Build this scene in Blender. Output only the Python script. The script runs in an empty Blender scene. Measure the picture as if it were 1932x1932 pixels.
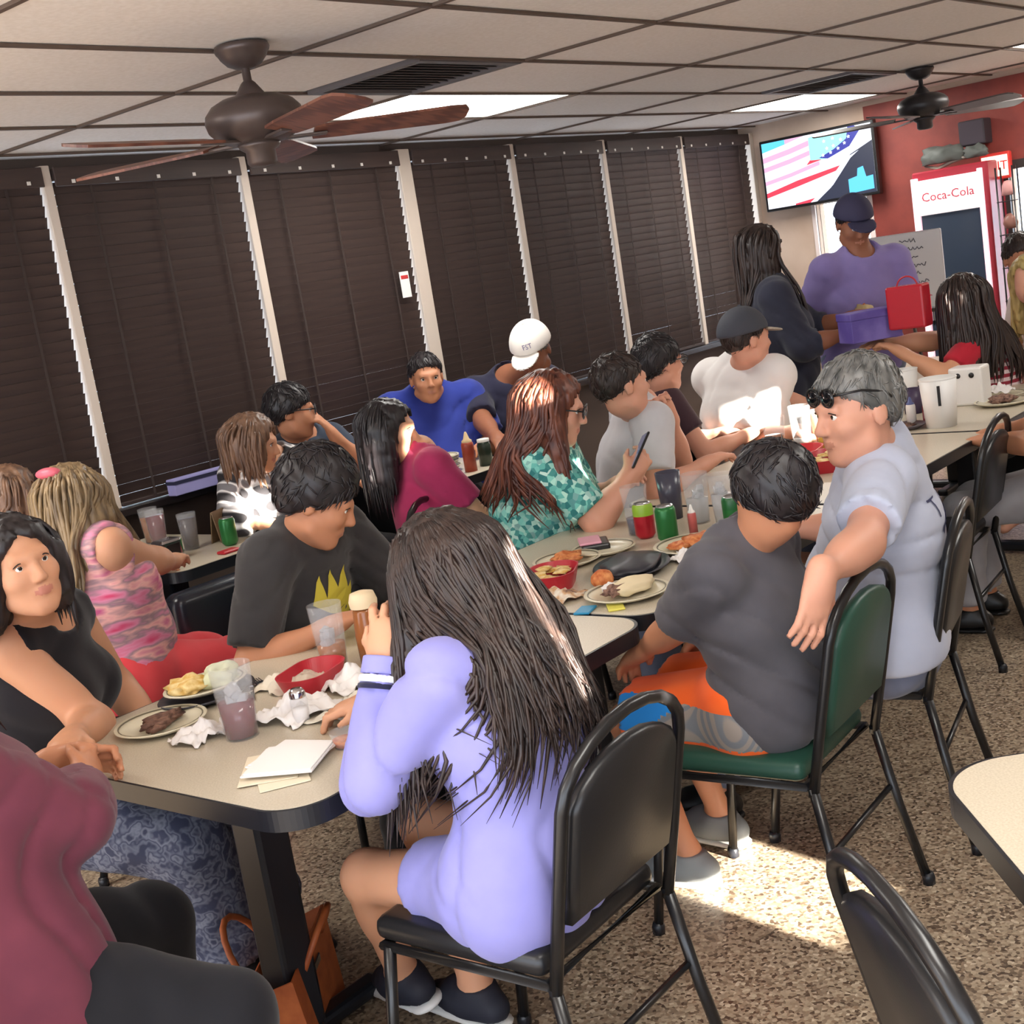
import bpy, bmesh, math, random
import numpy as np
from mathutils import Vector, Matrix
from mathutils.bvhtree import BVHTree

random.seed(7)
RNG = np.random.default_rng(7)
SC = bpy.context.scene
COL = SC.collection

# ------------------------------------------------------------------ camera
F_PX, YAW, PITCH, ROLL, CAM_H = 2500.0, 0.703, -0.179, -0.160, 1.65
_cy, _sy, _cp, _sp = math.cos(YAW), math.sin(YAW), math.cos(PITCH), math.sin(PITCH)
_fw = Vector((_cy * _cp, _sy * _cp, _sp)); _rt = Vector((_sy, -_cy, 0)); _up = _rt.cross(_fw)
_r2 = math.cos(ROLL) * _rt + math.sin(ROLL) * _up
_u2 = -math.sin(ROLL) * _rt + math.cos(ROLL) * _up
cam_data = bpy.data.cameras.new('camera'); cam = bpy.data.objects.new('camera', cam_data); COL.objects.link(cam)
cam.matrix_world = Matrix(((_r2.x, _u2.x, -_fw.x, 0), (_r2.y, _u2.y, -_fw.y, 0), (_r2.z, _u2.z, -_fw.z, CAM_H), (0, 0, 0, 1)))
cam_data.sensor_width = 36; cam_data.lens = 36 * F_PX / 1932.0; cam_data.clip_start = 0.05
SC.camera = cam

# ------------------------------------------------------------------ world, sun, exposure
world = bpy.data.worlds.new('world'); SC.world = world; world.use_nodes = True
_bg = world.node_tree.nodes['Background']; _bg.inputs[0].default_value = (0.80, 0.88, 1.0, 1); _bg.inputs[1].default_value = 5.5
SUN_H, SUN_TAN = Vector((0.20, 0.98, 0)).normalized(), 0.225
_sd = Vector((SUN_H.x, SUN_H.y, -SUN_TAN)).normalized()
sun_data = bpy.data.lights.new('sun', 'SUN'); sun_data.energy = 85; sun_data.angle = 0.009; sun_data.color = (1.0, 0.93, 0.80)
sun = bpy.data.objects.new('sun', sun_data); COL.objects.link(sun); sun.location = (-2, -9, 5)
sun.rotation_euler = _sd.to_track_quat('-Z', 'Y').to_euler()
SC.view_settings.view_transform = 'Standard'; SC.view_settings.look = 'None'
SC.view_settings.gamma = 1; SC.view_settings.use_curve_mapping = False
SC.view_settings.exposure = 0.10
TROFFER_POWER = 20.0

# ------------------------------------------------------------------ materials
def lin(c):
    return tuple((v / 12.92 if v <= 0.04045 else ((v + 0.055) / 1.055) ** 2.4) for v in (x / 255.0 for x in c))
MATS = {}
def M(name, rgb=(128, 128, 128), rough=0.55, metal=0.0, spec=0.5, emit=None, estr=0.0, trans=0.0, ior=1.45, alpha=1.0,
      tex=None, rgb2=None, scale=20.0, amount=1.0, bump=0.0, stops=None, stretch=None, sheen=0.0, coat=0.0, sss=0.0, detail=4.0):
    if name in MATS: return MATS[name]
    m = bpy.data.materials.new(name); m.use_nodes = True; nt = m.node_tree; b = nt.nodes['Principled BSDF']
    L = nt.links.new
    c = lin(rgb)
    b.inputs['Base Color'].default_value = (*c, 1); b.inputs['Roughness'].default_value = rough
    b.inputs['Metallic'].default_value = metal; b.inputs['Specular IOR Level'].default_value = spec
    b.inputs['Transmission Weight'].default_value = trans; b.inputs['IOR'].default_value = ior; b.inputs['Alpha'].default_value = alpha
    b.inputs['Sheen Weight'].default_value = sheen; b.inputs['Coat Weight'].default_value = coat
    if sss: 
        b.inputs['Subsurface Weight'].default_value = sss; b.inputs['Subsurface Radius'].default_value = (0.02, 0.008, 0.004)
    if emit is not None:
        b.inputs['Emission Color'].default_value = (*lin(emit), 1); b.inputs['Emission Strength'].default_value = estr
    if tex or bump or stops:
        tc = nt.nodes.new('ShaderNodeTexCoord'); mp = nt.nodes.new('ShaderNodeMapping'); L(tc.outputs['Object'], mp.inputs[0])
        if stretch: mp.inputs['Scale'].default_value = stretch
        kind = tex or 'noise'
        if kind == 'noise':
            t = nt.nodes.new('ShaderNodeTexNoise'); t.inputs['Scale'].default_value = scale; t.inputs['Detail'].default_value = detail; fac = t.outputs['Fac']
        elif kind == 'voronoi':
            t = nt.nodes.new('ShaderNodeTexVoronoi'); t.inputs['Scale'].default_value = scale
            sp = nt.nodes.new('ShaderNodeSeparateColor'); L(t.outputs['Color'], sp.inputs[0]); fac = sp.outputs[0]
        elif kind in ('bands', 'bands_z'):
            t = nt.nodes.new('ShaderNodeTexWave'); t.wave_type = 'BANDS'; t.bands_direction = 'Z' if kind == 'bands_z' else 'X'
            t.inputs['Scale'].default_value = scale; t.inputs['Distortion'].default_value = amount; fac = t.outputs['Fac']; t.inputs['Detail Scale'].default_value = 2
        elif kind == 'check':
            t = nt.nodes.new('ShaderNodeTexChecker'); t.inputs['Scale'].default_value = scale; fac = t.outputs['Fac']
        elif kind == 'plaid':
            w1 = nt.nodes.new('ShaderNodeTexWave'); w1.bands_direction = 'X'; w1.inputs['Scale'].default_value = scale
            w2 = nt.nodes.new('ShaderNodeTexWave'); w2.bands_direction = 'Z'; w2.inputs['Scale'].default_value = scale
            mx = nt.nodes.new('ShaderNodeMath'); mx.operation = 'ADD'; L(w1.outputs['Fac'], mx.inputs[0]); L(w2.outputs['Fac'], mx.inputs[1])
            hf = nt.nodes.new('ShaderNodeMath'); hf.operation = 'MULTIPLY'; hf.inputs[1].default_value = 0.5; L(mx.outputs[0], hf.inputs[0])
            L(mp.outputs[0], w1.inputs[0]); L(mp.outputs[0], w2.inputs[0]); t = None; fac = hf.outputs[0]
        if t is not None: L(mp.outputs[0], t.inputs[0])
        if rgb2 or stops:
            r = nt.nodes.new('ShaderNodeValToRGB'); L(fac, r.inputs[0]); cr = r.color_ramp
            st = stops or [(0.38, rgb), (0.62, rgb2)]
            while len(cr.elements) < len(st): cr.elements.new(0.5)
            for e, (p, cc) in zip(cr.elements, st): e.position = p; e.color = (*lin(cc), 1)
            L(r.outputs[0], b.inputs['Base Color'])
        if bump:
            bp = nt.nodes.new('ShaderNodeBump'); bp.inputs['Strength'].default_value = bump; bp.inputs['Distance'].default_value = 0.004
            L(fac, bp.inputs['Height']); L(bp.outputs[0], b.inputs['Normal'])
    MATS[name] = m
    return m

# ------------------------------------------------------------------ object helpers
def tag(o, label=None, cat=None, group=None, kind=None):
    if label: o['label'] = label
    if cat: o['category'] = cat
    if group: o['group'] = group
    if kind: o['kind'] = kind
    return o
def thing(name, loc=(0, 0, 0), rz=0.0, label=None, cat=None, group=None, kind=None):
    o = bpy.data.objects.new(name, None); COL.objects.link(o); o.location = loc; o.rotation_euler = (0, 0, rz); o.empty_display_size = 0.05
    return tag(o, label, cat, group, kind)
def addmesh(name, me, mats=(), parent=None, loc=None, smooth=False):
    o = bpy.data.objects.new(name, me); COL.objects.link(o)
    if not isinstance(mats, (list, tuple)): mats = [mats]
    if len(me.materials) == 0:
        for m in mats: me.materials.append(m)
    if parent is not None: o.parent = parent
    if loc is not None: o.location = loc
    if smooth: me.polygons.foreach_set('use_smooth', [True] * len(me.polygons))
    return o
def bm_obj(name, bm, mats, parent=None, loc=None, smooth=False):
    me = bpy.data.meshes.new(name); bmesh.ops.recalc_face_normals(bm, faces=bm.faces[:]); bm.to_mesh(me); bm.free()
    return addmesh(name, me, mats, parent, loc, smooth)
def copy_tree(o, parent=None):
    c = o.copy(); COL.objects.link(c)
    if parent is not None: c.parent = parent
    for ch in list(o.children):
        d = copy_tree(ch, c); d.matrix_parent_inverse = ch.matrix_parent_inverse.copy()
    return c

def bx(bm, lo, hi, bevel=0.0, seg=2, mi=0, mat=None):
    r = bmesh.ops.create_cube(bm, size=1.0); vs = r['verts']
    for v in vs:
        v.co = Vector([lo[i] + (v.co[i] + 0.5) * (hi[i] - lo[i]) for i in range(3)])
    fs = set(f for v in vs for f in v.link_faces)
    if bevel > 0:
        es = list(set(e for v in vs for e in v.link_edges))
        rr = bmesh.ops.bevel(bm, geom=es, offset=bevel, segments=seg, profile=0.5, affect='EDGES')
        vs = list(set(v for f in rr['faces'] for v in f.verts) | set(v for v in vs if v.is_valid)); fs = set(f for v in vs for f in v.link_faces)
    for f in fs: f.material_index = mi
    if mat is not None: bmesh.ops.transform(bm, matrix=mat, verts=vs)
    return vs
def tube(bm, pts, r, n=8, closed=False, mi=0, caps=True):
    pts = [Vector(p) for p in pts]; N = len(pts); rings = []
    rs = r if isinstance(r, (list, tuple, np.ndarray)) else [r] * N
    prev = None
    for i, p in enumerate(pts):
        if closed: t = (pts[(i + 1) % N] - pts[i - 1])
        else: t = pts[min(i + 1, N - 1)] - pts[max(i - 1, 0)]
        t = t.normalized() if t.length > 1e-9 else Vector((0, 0, 1))
        if prev is None:
            a = Vector((0, 0, 1)) if abs(t.z) < 0.9 else Vector((1, 0, 0)); u = t.cross(a).normalized()
        else:
            u = prev - t * prev.dot(t); u = u.normalized() if u.length > 1e-6 else t.orthogonal().normalized()
        prev = u; w = t.cross(u)
        rings.append([bm.verts.new(p + (u * math.cos(k * 2 * math.pi / n) + w * math.sin(k * 2 * math.pi / n)) * rs[i]) for k in range(n)])
    M2 = N if closed else N - 1
    for i in range(M2):
        a, b = rings[i], rings[(i + 1) % N]
        for k in range(n):
            f = bm.faces.new((a[k], a[(k + 1) % n], b[(k + 1) % n], b[k])); f.material_index = mi; f.smooth = True
    if caps and not closed:
        bm.faces.new(rings[0][::-1]).material_index = mi; bm.faces.new(rings[-1]).material_index = mi
def arc(c, r, a0, a1, n, plane='xz'):
    out = []
    for i in range(n + 1):
        a = a0 + (a1 - a0) * i / n; x, y = r * math.cos(a), r * math.sin(a)
        out.append({'xz': (c[0] + x, c[1], c[2] + y), 'yz': (c[0], c[1] + x, c[2] + y), 'xy': (c[0] + x, c[1] + y, c[2])}[plane])
    return out
def lathe(bm, prof, n=20, mi=0, off=(0, 0, 0), smooth=True):
    rings = []
    for r, z in prof:
        if r < 1e-6: rings.append([bm.verts.new((off[0], off[1], off[2] + z))])
        else: rings.append([bm.verts.new((off[0] + r * math.cos(2 * math.pi * k / n), off[1] + r * math.sin(2 * math.pi * k / n), off[2] + z)) for k in range(n)])
    for a, b in zip(rings[:-1], rings[1:]):
        for k in range(n):
            if len(a) == 1 and len(b) == 1: continue
            if len(a) == 1: vs = (a[0], b[(k + 1) % n], b[k])
            elif len(b) == 1: vs = (a[k], a[(k + 1) % n], b[0])
            else: vs = (a[k], a[(k + 1) % n], b[(k + 1) % n], b[k])
            f = bm.faces.new(vs); f.material_index = mi; f.smooth = smooth
def rrect(w, d, r, n=14):
    pts = []
    for cx, cy, a0 in ((w / 2 - r, d / 2 - r, 0), (-w / 2 + r, d / 2 - r, math.pi / 2), (-w / 2 + r, -d / 2 + r, math.pi), (w / 2 - r, -d / 2 + r, 1.5 * math.pi)):
        for i in range(n + 1):
            a = a0 + math.pi / 2 * i / n; pts.append((cx + r * math.cos(a), cy + r * math.sin(a)))
    return pts
def prism(bm, pts, z0, z1, mi=0, side_mi=None):
    lo = [bm.verts.new((x, y, z0)) for x, y in pts]; hi = [bm.verts.new((x, y, z1)) for x, y in pts]; n = len(pts)
    bm.faces.new(lo[::-1]).material_index = mi; bm.faces.new(hi).material_index = mi
    for i in range(n): bm.faces.new((lo[i], lo[(i + 1) % n], hi[(i + 1) % n], hi[i])).material_index = mi if side_mi is None else side_mi
def text_mesh(s, size=0.1, align='CENTER', extrude=0.0):
    cu = bpy.data.curves.new('lettering', 'FONT'); cu.body = s; cu.size = size; cu.align_x = align; cu.align_y = 'CENTER'; cu.extrude = extrude; cu.resolution_u = 2
    o = bpy.data.objects.new('lettering', cu); COL.objects.link(o); bpy.context.view_layer.update()
    me = bpy.data.meshes.new_from_object(o.evaluated_get(bpy.context.evaluated_depsgraph_get()))
    bpy.data.objects.remove(o); bpy.data.curves.remove(cu)
    return me
def place_lettering(name, s, size, mat, parent, origin, xdir, ydir, extrude=0.001):
    me = text_mesh(s, size, extrude=extrude); X, Y = Vector(xdir).normalized(), Vector(ydir).normalized(); Z = X.cross(Y)
    me.transform(Matrix(((X.x, Y.x, Z.x, origin[0]), (X.y, Y.y, Z.y, origin[1]), (X.z, Y.z, Z.z, origin[2]), (0, 0, 0, 1))))
    return addmesh(name, me, mat, parent)

def V(*a): return np.array(a if len(a) > 1 else a[0], float)
def nrm(v): v = np.asarray(v, float); return v / (np.linalg.norm(v) + 1e-12)

# ------------------------------------------------------------------ implicit-surface modelling (bodies, clothes, hair)
def axis_pts(lo, hi, base, fine):
    p = [lo]
    while p[-1] < hi:
        h = base
        for a, b, fh in fine:
            if a - base <= p[-1] <= b: h = min(h, fh)
        p.append(p[-1] + h)
    return np.array(p)
class Sdf:
    def __init__(s): s.p = []
    def cone(s, a, b, ra, rb=None, k=0.02, u=None, su=1.0, flat=(0, 0), op='+', g=0.0):
        s.p.append(('c', V(a), V(b), ra + g, (ra if rb is None else rb) + g, k, None if u is None else nrm(u), su, flat, op)); return s
    def ell(s, c, r, axes=None, k=0.02, op='+', g=0.0):
        s.p.append(('e', V(c), V(r) + g, np.eye(3) if axes is None else np.array(axes, float), k, op)); return s
    def plane(s, pt, n, k=0.0):  # keep the side n points away from
        s.p.append(('p', V(pt), nrm(n), k)); return s
    def bounds(s):
        lo, hi = V(9e9, 9e9, 9e9), V(-9e9, -9e9, -9e9)
        for q in s.p:
            if q[0] == 'c' and q[9] == '+':
                m = max(q[3], q[4]) * max(1, q[7]); lo = np.minimum(lo, np.minimum(q[1], q[2]) - m); hi = np.maximum(hi, np.maximum(q[1], q[2]) + m)
            if q[0] == 'e' and q[5] == '+':
                m = max(q[2]); lo = np.minimum(lo, q[1] - m); hi = np.maximum(hi, q[1] + m)
        return lo, hi
    def mesh(s, name, vox=0.014, fine=(), mats=(), parent=None, origin=(0, 0, 0), disp=None, paint=None):
        lo, hi = s.bounds(); lo = lo - 0.03; hi = hi + 0.03
        ax = []
        for i in range(3):
            ax.append(axis_pts(lo[i], hi[i], vox, [(c[i] - r, c[i] + r, fh) for c, r, fh in fine]))
        X, Y, Z = ax; D = np.full((len(X), len(Y), len(Z)), 0.5, np.float32)
        for q in s.p:
            if q[0] == 'p':
                d = ((X[:, None, None] - q[1][0]) * q[2][0] + (Y[None, :, None] - q[1][1]) * q[2][1] + (Z[None, None, :] - q[1][2]) * q[2][2]).astype(np.float32)
                D = smax(D, d, q[3]); continue
            if q[0] == 'c':
                _, a, b, ra, rb, k, u, su, flat, op = q; m = max(ra, rb) * max(1, su) + k + 0.05
                l2, h2 = np.minimum(a, b) - m, np.maximum(a, b) + m
            else:
                _, c, r, A, k, op = q; m = max(r) + k + 0.05; l2, h2 = c - m, c + m
            sl = []
            for i in range(3):
                i0, i1 = np.searchsorted(ax[i], l2[i]), np.searchsorted(ax[i], h2[i])
                sl.append(slice(max(0, i0 - 1), i1 + 1))
            x = X[sl[0]][:, None, None]; y = Y[sl[1]][None, :, None]; z = Z[sl[2]][None, None, :]
            if x.size == 0 or y.size == 0 or z.size == 0: continue
            if q[0] == 'c':
                ba = b - a; L2 = max(ba @ ba, 1e-9); px, py, pz = x - a[0], y - a[1], z - a[2]
                t0 = (px * ba[0] + py * ba[1] + pz * ba[2]) / L2; t = np.clip(t0, 0, 1)
                qx, qy, qz = px - t * ba[0], py - t * ba[1], pz - t * ba[2]; d2 = qx * qx + qy * qy + qz * qz
                if u is not None:
                    qu = qx * u[0] + qy * u[1] + qz * u[2]; d2 = d2 - qu * qu * (1 - 1 / su ** 2)
                d = np.sqrt(np.maximum(d2, 0)) - (ra + t * (rb - ra)); Ln = math.sqrt(L2)
                if flat[0]: d = np.maximum(d, -t0 * Ln)
                if flat[1]: d = np.maximum(d, (t0 - 1) * Ln)
            else:
                px, py, pz = x - c[0], y - c[1], z - c[2]
                e = [(px * A[i][0] + py * A[i][1] + pz * A[i][2]) / r[i] for i in range(3)]
                k0 = np.sqrt(e[0] ** 2 + e[1] ** 2 + e[2] ** 2) + 1e-6; k1 = np.sqrt((e[0] / r[0]) ** 2 + (e[1] / r[1]) ** 2 + (e[2] / r[2]) ** 2) + 1e-6
                d = k0 * (k0 - 1) / k1
            sub = D[tuple(sl)]
            D[tuple(sl)] = smin(sub, d.astype(np.float32), k) if op == '+' else smax(sub, -d.astype(np.float32), k)
        if disp is not None:
            D = D + disp(X[:, None, None], Y[None, :, None], Z[None, None, :]).astype(np.float32)
        vs, qs = surface_nets(D, X, Y, Z)
        o = V(origin); me = bpy.data.meshes.new(name)
        vl = (vs - o).astype(np.float32)
        me.vertices.add(len(vl)); me.vertices.foreach_set('co', vl.ravel())
        nq = len(qs); me.loops.add(nq * 4); me.loops.foreach_set('vertex_index', qs.ravel().astype(np.int32))
        me.polygons.add(nq); me.polygons.foreach_set('loop_start', np.arange(0, nq * 4, 4, dtype=np.int32))
        me.update(calc_edges=True); me.validate()
        ob = addmesh(name, me, list(mats) if isinstance(mats, (list, tuple)) else [mats], parent, None, True)
        if paint is not None and len(me.polygons) == nq:
            me.polygons.foreach_set('material_index', paint(vs[qs].mean(1)).astype(np.int32))
        return ob
def smin(a, b, k):
    if k <= 0: return np.minimum(a, b)
    h = np.maximum(k - np.abs(a - b), 0) / k
    return np.minimum(a, b) - h * h * k * 0.25
def smax(a, b, k):
    if k <= 0: return np.maximum(a, b)
    h = np.maximum(k - np.abs(a - b), 0) / k
    return np.maximum(a, b) + h * h * k * 0.25
def surface_nets(D, X, Y, Z):
    S = D < 0; nx, ny, nz = D.shape
    cs = np.zeros((nx - 1, ny - 1, nz - 1), np.int8)
    for i in (0, 1):
        for j in (0, 1):
            for k in (0, 1): cs += S[i:nx - 1 + i, j:ny - 1 + j, k:nz - 1 + k]
    act = (cs > 0) & (cs < 8); I, J, K = np.nonzero(act); N = len(I)
    idx = np.full(act.shape, -1, np.int32); idx[I, J, K] = np.arange(N)
    acc = np.zeros((N, 3)); cnt = np.zeros(N)
    corners = [(i, j, k) for i in (0, 1) for j in (0, 1) for k in (0, 1)]
    for a in corners:
        for axn in range(3):
            if a[axn] == 1: continue
            b = list(a); b[axn] = 1
            da = D[I + a[0], J + a[1], K + a[2]]; db = D[I + b[0], J + b[1], K + b[2]]; m = (da < 0) != (db < 0)
            t = np.where(m, da / np.where(m, da - db, 1), 0)
            pa = np.stack([X[I + a[0]], Y[J + a[1]], Z[K + a[2]]], 1); pb = np.stack([X[I + b[0]], Y[J + b[1]], Z[K + b[2]]], 1)
            acc += np.where(m[:, None], pa + (pb - pa) * t[:, None], 0); cnt += m
    vs = acc / np.maximum(cnt, 1)[:, None]
    qs = []
    for axn in range(3):
        sl0 = [slice(1, -1)] * 3; sl1 = [slice(1, -1)] * 3; sl0[axn] = slice(0, -1); sl1[axn] = slice(1, None)
        A, B = S[tuple(sl0)], S[tuple(sl1)]
        for flip in (0, 1):
            m = (A & ~B) if flip == 0 else (~A & B)
            i, j, k = np.nonzero(m); p = [i + 1, j + 1, k + 1]; p[axn] = p[axn] - 1
            u, v = (axn + 1) % 3, (axn + 2) % 3
            def cell(du, dv):
                c = [x.copy() for x in p]; c[u] = c[u] - du; c[v] = c[v] - dv; return idx[c[0], c[1], c[2]]
            q = np.stack([cell(1, 1), cell(0, 1), cell(0, 0), cell(1, 0)], 1)
            if flip: q = q[:, ::-1]
            qs.append(q)
    qs = np.concatenate(qs); qs = qs[(qs >= 0).all(1)]
    return vs, qs

# ================================================================== the setting
X0, X1, Y0, Y1, ZC = -2.6, 9.56, -1.8, 5.20, 2.43
m_floor = M('terrazzo floor', rough=0.32, tex='voronoi', scale=120, stops=[(0.0, (74, 60, 50)), (0.2, (112, 96, 80)), (0.42, (150, 134, 114)), (0.62, (168, 152, 130)), (0.8, (134, 114, 94)), (1.0, (190, 176, 154))])
m_tile = M('ceiling tile', (232, 226, 220), 0.9, tex='noise', scale=55, bump=0.12, stops=[(0.3, (228, 221, 214)), (0.7, (238, 232, 227))])
m_grid = M('ceiling grid', (92, 76, 66), 0.6)
m_wall = M('beige wall paint', (196, 172, 152), 0.7, tex='noise', scale=3, stops=[(0.3, (188, 162, 142)), (0.7, (204, 182, 164))])
m_wallp = M('plain wall paint', (190, 178, 165), 0.8)
m_dark = M('dark wall base', (58, 48, 44), 0.6)
m_redwall = M('red wall paint', (132, 56, 50), 0.6, tex='noise', scale=5, stops=[(0.3, (118, 50, 44)), (0.7, (142, 64, 54))])
m_post = M('window post paint', (206, 192, 178), 0.5)
m_slat = M('dark wood slat', (60, 47, 43), 0.55, tex='noise', scale=3, stops=[(0.3, (52, 40, 37)), (0.7, (66, 51, 46))], stretch=(1, 12, 12))
m_glass = M('window glass', (235, 240, 245), 0.02, trans=1.0, ior=1.05)
m_black = M('black steel', (22, 22, 24), 0.30, spec=0.6)
m_vinyl = M('black vinyl', (30, 30, 32), 0.34, bump=0.05, scale=180)
m_green = M('dark green vinyl', (34, 70, 58), 0.42, bump=0.05, scale=180)
m_navy = M('navy black vinyl', (33, 38, 48), 0.26, spec=0.6, bump=0.04, scale=40)
m_lam = M('beige laminate', (196, 186, 166), 0.28, tex='noise', scale=260, stops=[(0.35, (188, 177, 156)), (0.65, (204, 194, 175))])
m_edge = M('black table edge', (26, 28, 34), 0.35)
m_chrome = M('chrome', (200, 200, 205), 0.15, metal=1.0)

def structure(name, bm, mat, smooth=False): return tag(bm_obj(name, bm, mat, smooth=smooth), kind='structure')
def rect_wall(name, axis, pos, thick, a0, a1, z0, z1, holes, mat):
    """wall slab perpendicular to `axis` ('x'/'y') with rectangular openings (a0,a1,z0,z1)"""
    bm = bmesh.new(); A = sorted({a0, a1, *[h[0] for h in holes], *[h[1] for h in holes]}); Z = sorted({z0, z1, *[h[2] for h in holes], *[h[3] for h in holes]})
    for i in range(len(A) - 1):
        j = 0
        while j < len(Z) - 1:
            def solid(jj): 
                ca, cz = (A[i] + A[i + 1]) / 2, (Z[jj] + Z[jj + 1]) / 2
                return not any(h[0] < ca < h[1] and h[2] < cz < h[3] for h in holes)
            if not solid(j): j += 1; continue
            k = j
            while k + 1 < len(Z) - 1 and solid(k + 1): k += 1
            lo, hi = (A[i], pos, Z[j]), (A[i + 1], pos + thick, Z[k + 1])
            if axis == 'x': lo, hi = (pos, A[i], Z[j]), (pos + thick, A[i + 1], Z[k + 1])
            bx(bm, lo, hi); j = k + 1
    return structure(name, bm, mat)

bm = bmesh.new(); bx(bm, (X0 - .1, Y0 - .1, -.1), (X1 + .15, Y1 + .15, 0)); structure('floor', bm, m_floor)
# --- ceiling: plenum slab, tiles, grid bars, light panels, vents
bm = bmesh.new(); bx(bm, (X0 - .1, Y0 - .1, ZC + .05), (X1 + .15, Y1 + .15, ZC + .12)); ceiling = structure('ceiling', bm, m_wallp)
GX, GY, DX, DY = 3.09, 2.613, 1.2192, 0.6096
LIGHTS = [(4.3092, 3.8322), (7.9668, 3.8322), (7.9668, 2.0034), (0.6516, 3.8322), (0.6516, 0.1746), (4.3092, 0.1746), (7.9668, 0.1746), (-1.787, 2.0034)]
VENTS = [(3.6996, 3.2226), (7.3572, 3.2226)]
def near(a, b): return abs(a[0] - b[0]) < .06 and abs(a[1] - b[1]) < .06
def tile_mesh(w, d, sag=0.0):
    bm = bmesh.new(); bx(bm, (0.008, 0.008, 0.004), (w - 0.008, d - 0.008, 0.022)); me = bpy.data.meshes.new('ceiling_tile'); bm.to_mesh(me); bm.free(); me.materials.append(m_tile); return me
tile_full, tile_half = tile_mesh(DX, DY), tile_mesh(DX / 2, DY)
xs = [GX + DX * k for k in range(-5, 6)]; ys = [GY + DY * k for k in range(-8, 5)]
for x in xs:
    for y in ys:
        if x + DX < X0 or y + DY < Y0 or x > X1 or y > Y1: continue
        if any(near((x, y), l) for l in LIGHTS): continue
        v = [q for q in VENTS if abs(q[1] - y) < .06 and x - .06 < q[0] < x + DX - .06]
        if v:
            off = 0 if abs(v[0][0] - x) > .3 else DX / 2
            o = addmesh('ceiling_tile', tile_half, (), ceiling, (x + off, y, ZC)); continue
        o = addmesh('ceiling_tile', tile_full, (), ceiling, (x, y, ZC))
def grid_bar(lo, hi):
    bm = bmesh.new(); bx(bm, lo, hi); bm_obj('grid_bar', bm, m_grid, ceiling)
for x in xs:
    if X0 < x < X1: grid_bar((x - .009, Y0, ZC - .006), (x + .009, Y1, ZC + .003))
for y in ys:
    if Y0 < y < Y1: grid_bar((X0, y - .009, ZC - .0065), (X1, y + .009, ZC + .002))
m_lens = M('light panel lens', (255, 255, 250), 0.4, emit=(255, 250, 240), estr=7.0)
m_lframe = M('light frame', (225, 220, 212), 0.5)
for i, (x, y) in enumerate(LIGHTS):
    t = thing('ceiling_light', (x, y, ZC), label=['bright fluorescent ceiling panel behind the nearest fan blade', 'bright fluorescent ceiling panel above the television', 'bright ceiling panel at the far right edge of the ceiling'][i] if i < 3 else 'fluorescent ceiling panel overhead outside the picture', cat='ceiling light', group='fluorescent ceiling panels')
    bm = bmesh.new()
    for lo, hi in (((.01, .01, 0), (.035, DY - .01, .03)), ((DX - .035, .01, 0), (DX - .01, DY - .01, .03)), ((.035, .01, 0), (DX - .035, .035, .03)), ((.035, DY - .035, 0), (DX - .035, DY - .01, .03))): bx(bm, lo, hi)
    bm_obj('frame', bm, m_lframe, t)
    bm = bmesh.new(); bx(bm, (.035, .035, .012), (DX - .035, DY - .035, .02)); bm_obj('diffuser', bm, m_lens, t)
    ld = bpy.data.lights.new('ceiling_light_lamp', 'AREA'); ld.shape = 'RECTANGLE'; ld.size = DX - .1; ld.size_y = DY - .1; ld.energy = TROFFER_POWER; ld.color = (1.0, 0.97, 0.93)
    lo = bpy.data.objects.new('ceiling_light_lamp', ld); COL.objects.link(lo); lo.parent = t; lo.location = (DX / 2, DY / 2, .006)
m_vent = M('grey vent', (98, 92, 92), 0.5); m_ventd = M('vent shadow', (52, 48, 50), 0.8)
for i, (x, y) in enumerate(VENTS):
    t = thing('ceiling_vent', (x, y, ZC), label=['square grey ceiling return vent beside the nearest light panel', 'square grey ceiling vent near the television'][i], cat='vent', group='ceiling vents')
    w, d = DX / 2, DY; bm = bmesh.new()
    for lo, hi in (((.01, .01, -.01), (.05, d - .01, .02)), ((w - .05, .01, -.01), (w - .01, d - .01, .02)), ((.05, .01, -.01), (w - .05, .05, .02)), ((.05, d - .05, -.01), (w - .05, d - .01, .02))): bx(bm, lo, hi)
    bm_obj('vent_frame', bm, m_vent, t)
    bm = bmesh.new(); bx(bm, (.05, .05, .016), (w - .05, d - .05, .022)); bm_obj('backing', bm, m_ventd, t)
    for k in range(12):
        bm = bmesh.new(); bx(bm, (-(w - .1) / 2, -.015, -.001), ((w - .1) / 2, .015, .001), mat=Matrix.Translation((w / 2, .07 + k * (d - .14) / 11, .004)) @ Matrix.Rotation(.6, 4, 'X')); bm_obj('louver', bm, m_vent, t)

# --- window wall, posts, sill, panes, blinds
POSTS = [(3.33, .045), (4.41, .05), (5.56, .10), (6.52, .05), (7.50, .045), (8.485, .045)]
SILL, HEAD = .89, 2.335
edges = [2.24] + [p[0] for p in POSTS] + [9.50]
holes = [(a + .03, b - .03, SILL, HEAD) for a, b in zip(edges[:-1], edges[1:])]
rect_wall('wall_left', 'y', Y1, .14, X0, X1 + .15, 0, ZC + .05, holes, M('window wall brown', (84, 70, 62), 0.6))
bm = bmesh.new(); bx(bm, (X0, 5.05, SILL - .04), (9.52, Y1, SILL), .006); structure('trim_1', bm, M('dark sill', (40, 34, 34), 0.35))
bm = bmesh.new(); bx(bm, (X0, Y1 - .03, 0), (9.52, Y1, .10)); structure('baseboard_left', bm, m_dark)
for i, (px, w) in enumerate(POSTS + [(9.53, .06)]):
    bm = bmesh.new(); bx(bm, (px - w / 2, 5.075, SILL), (px + w / 2, Y1 - .002, 2.385), .004); structure('trim_%d' % (i + 2), bm, m_post)
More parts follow.
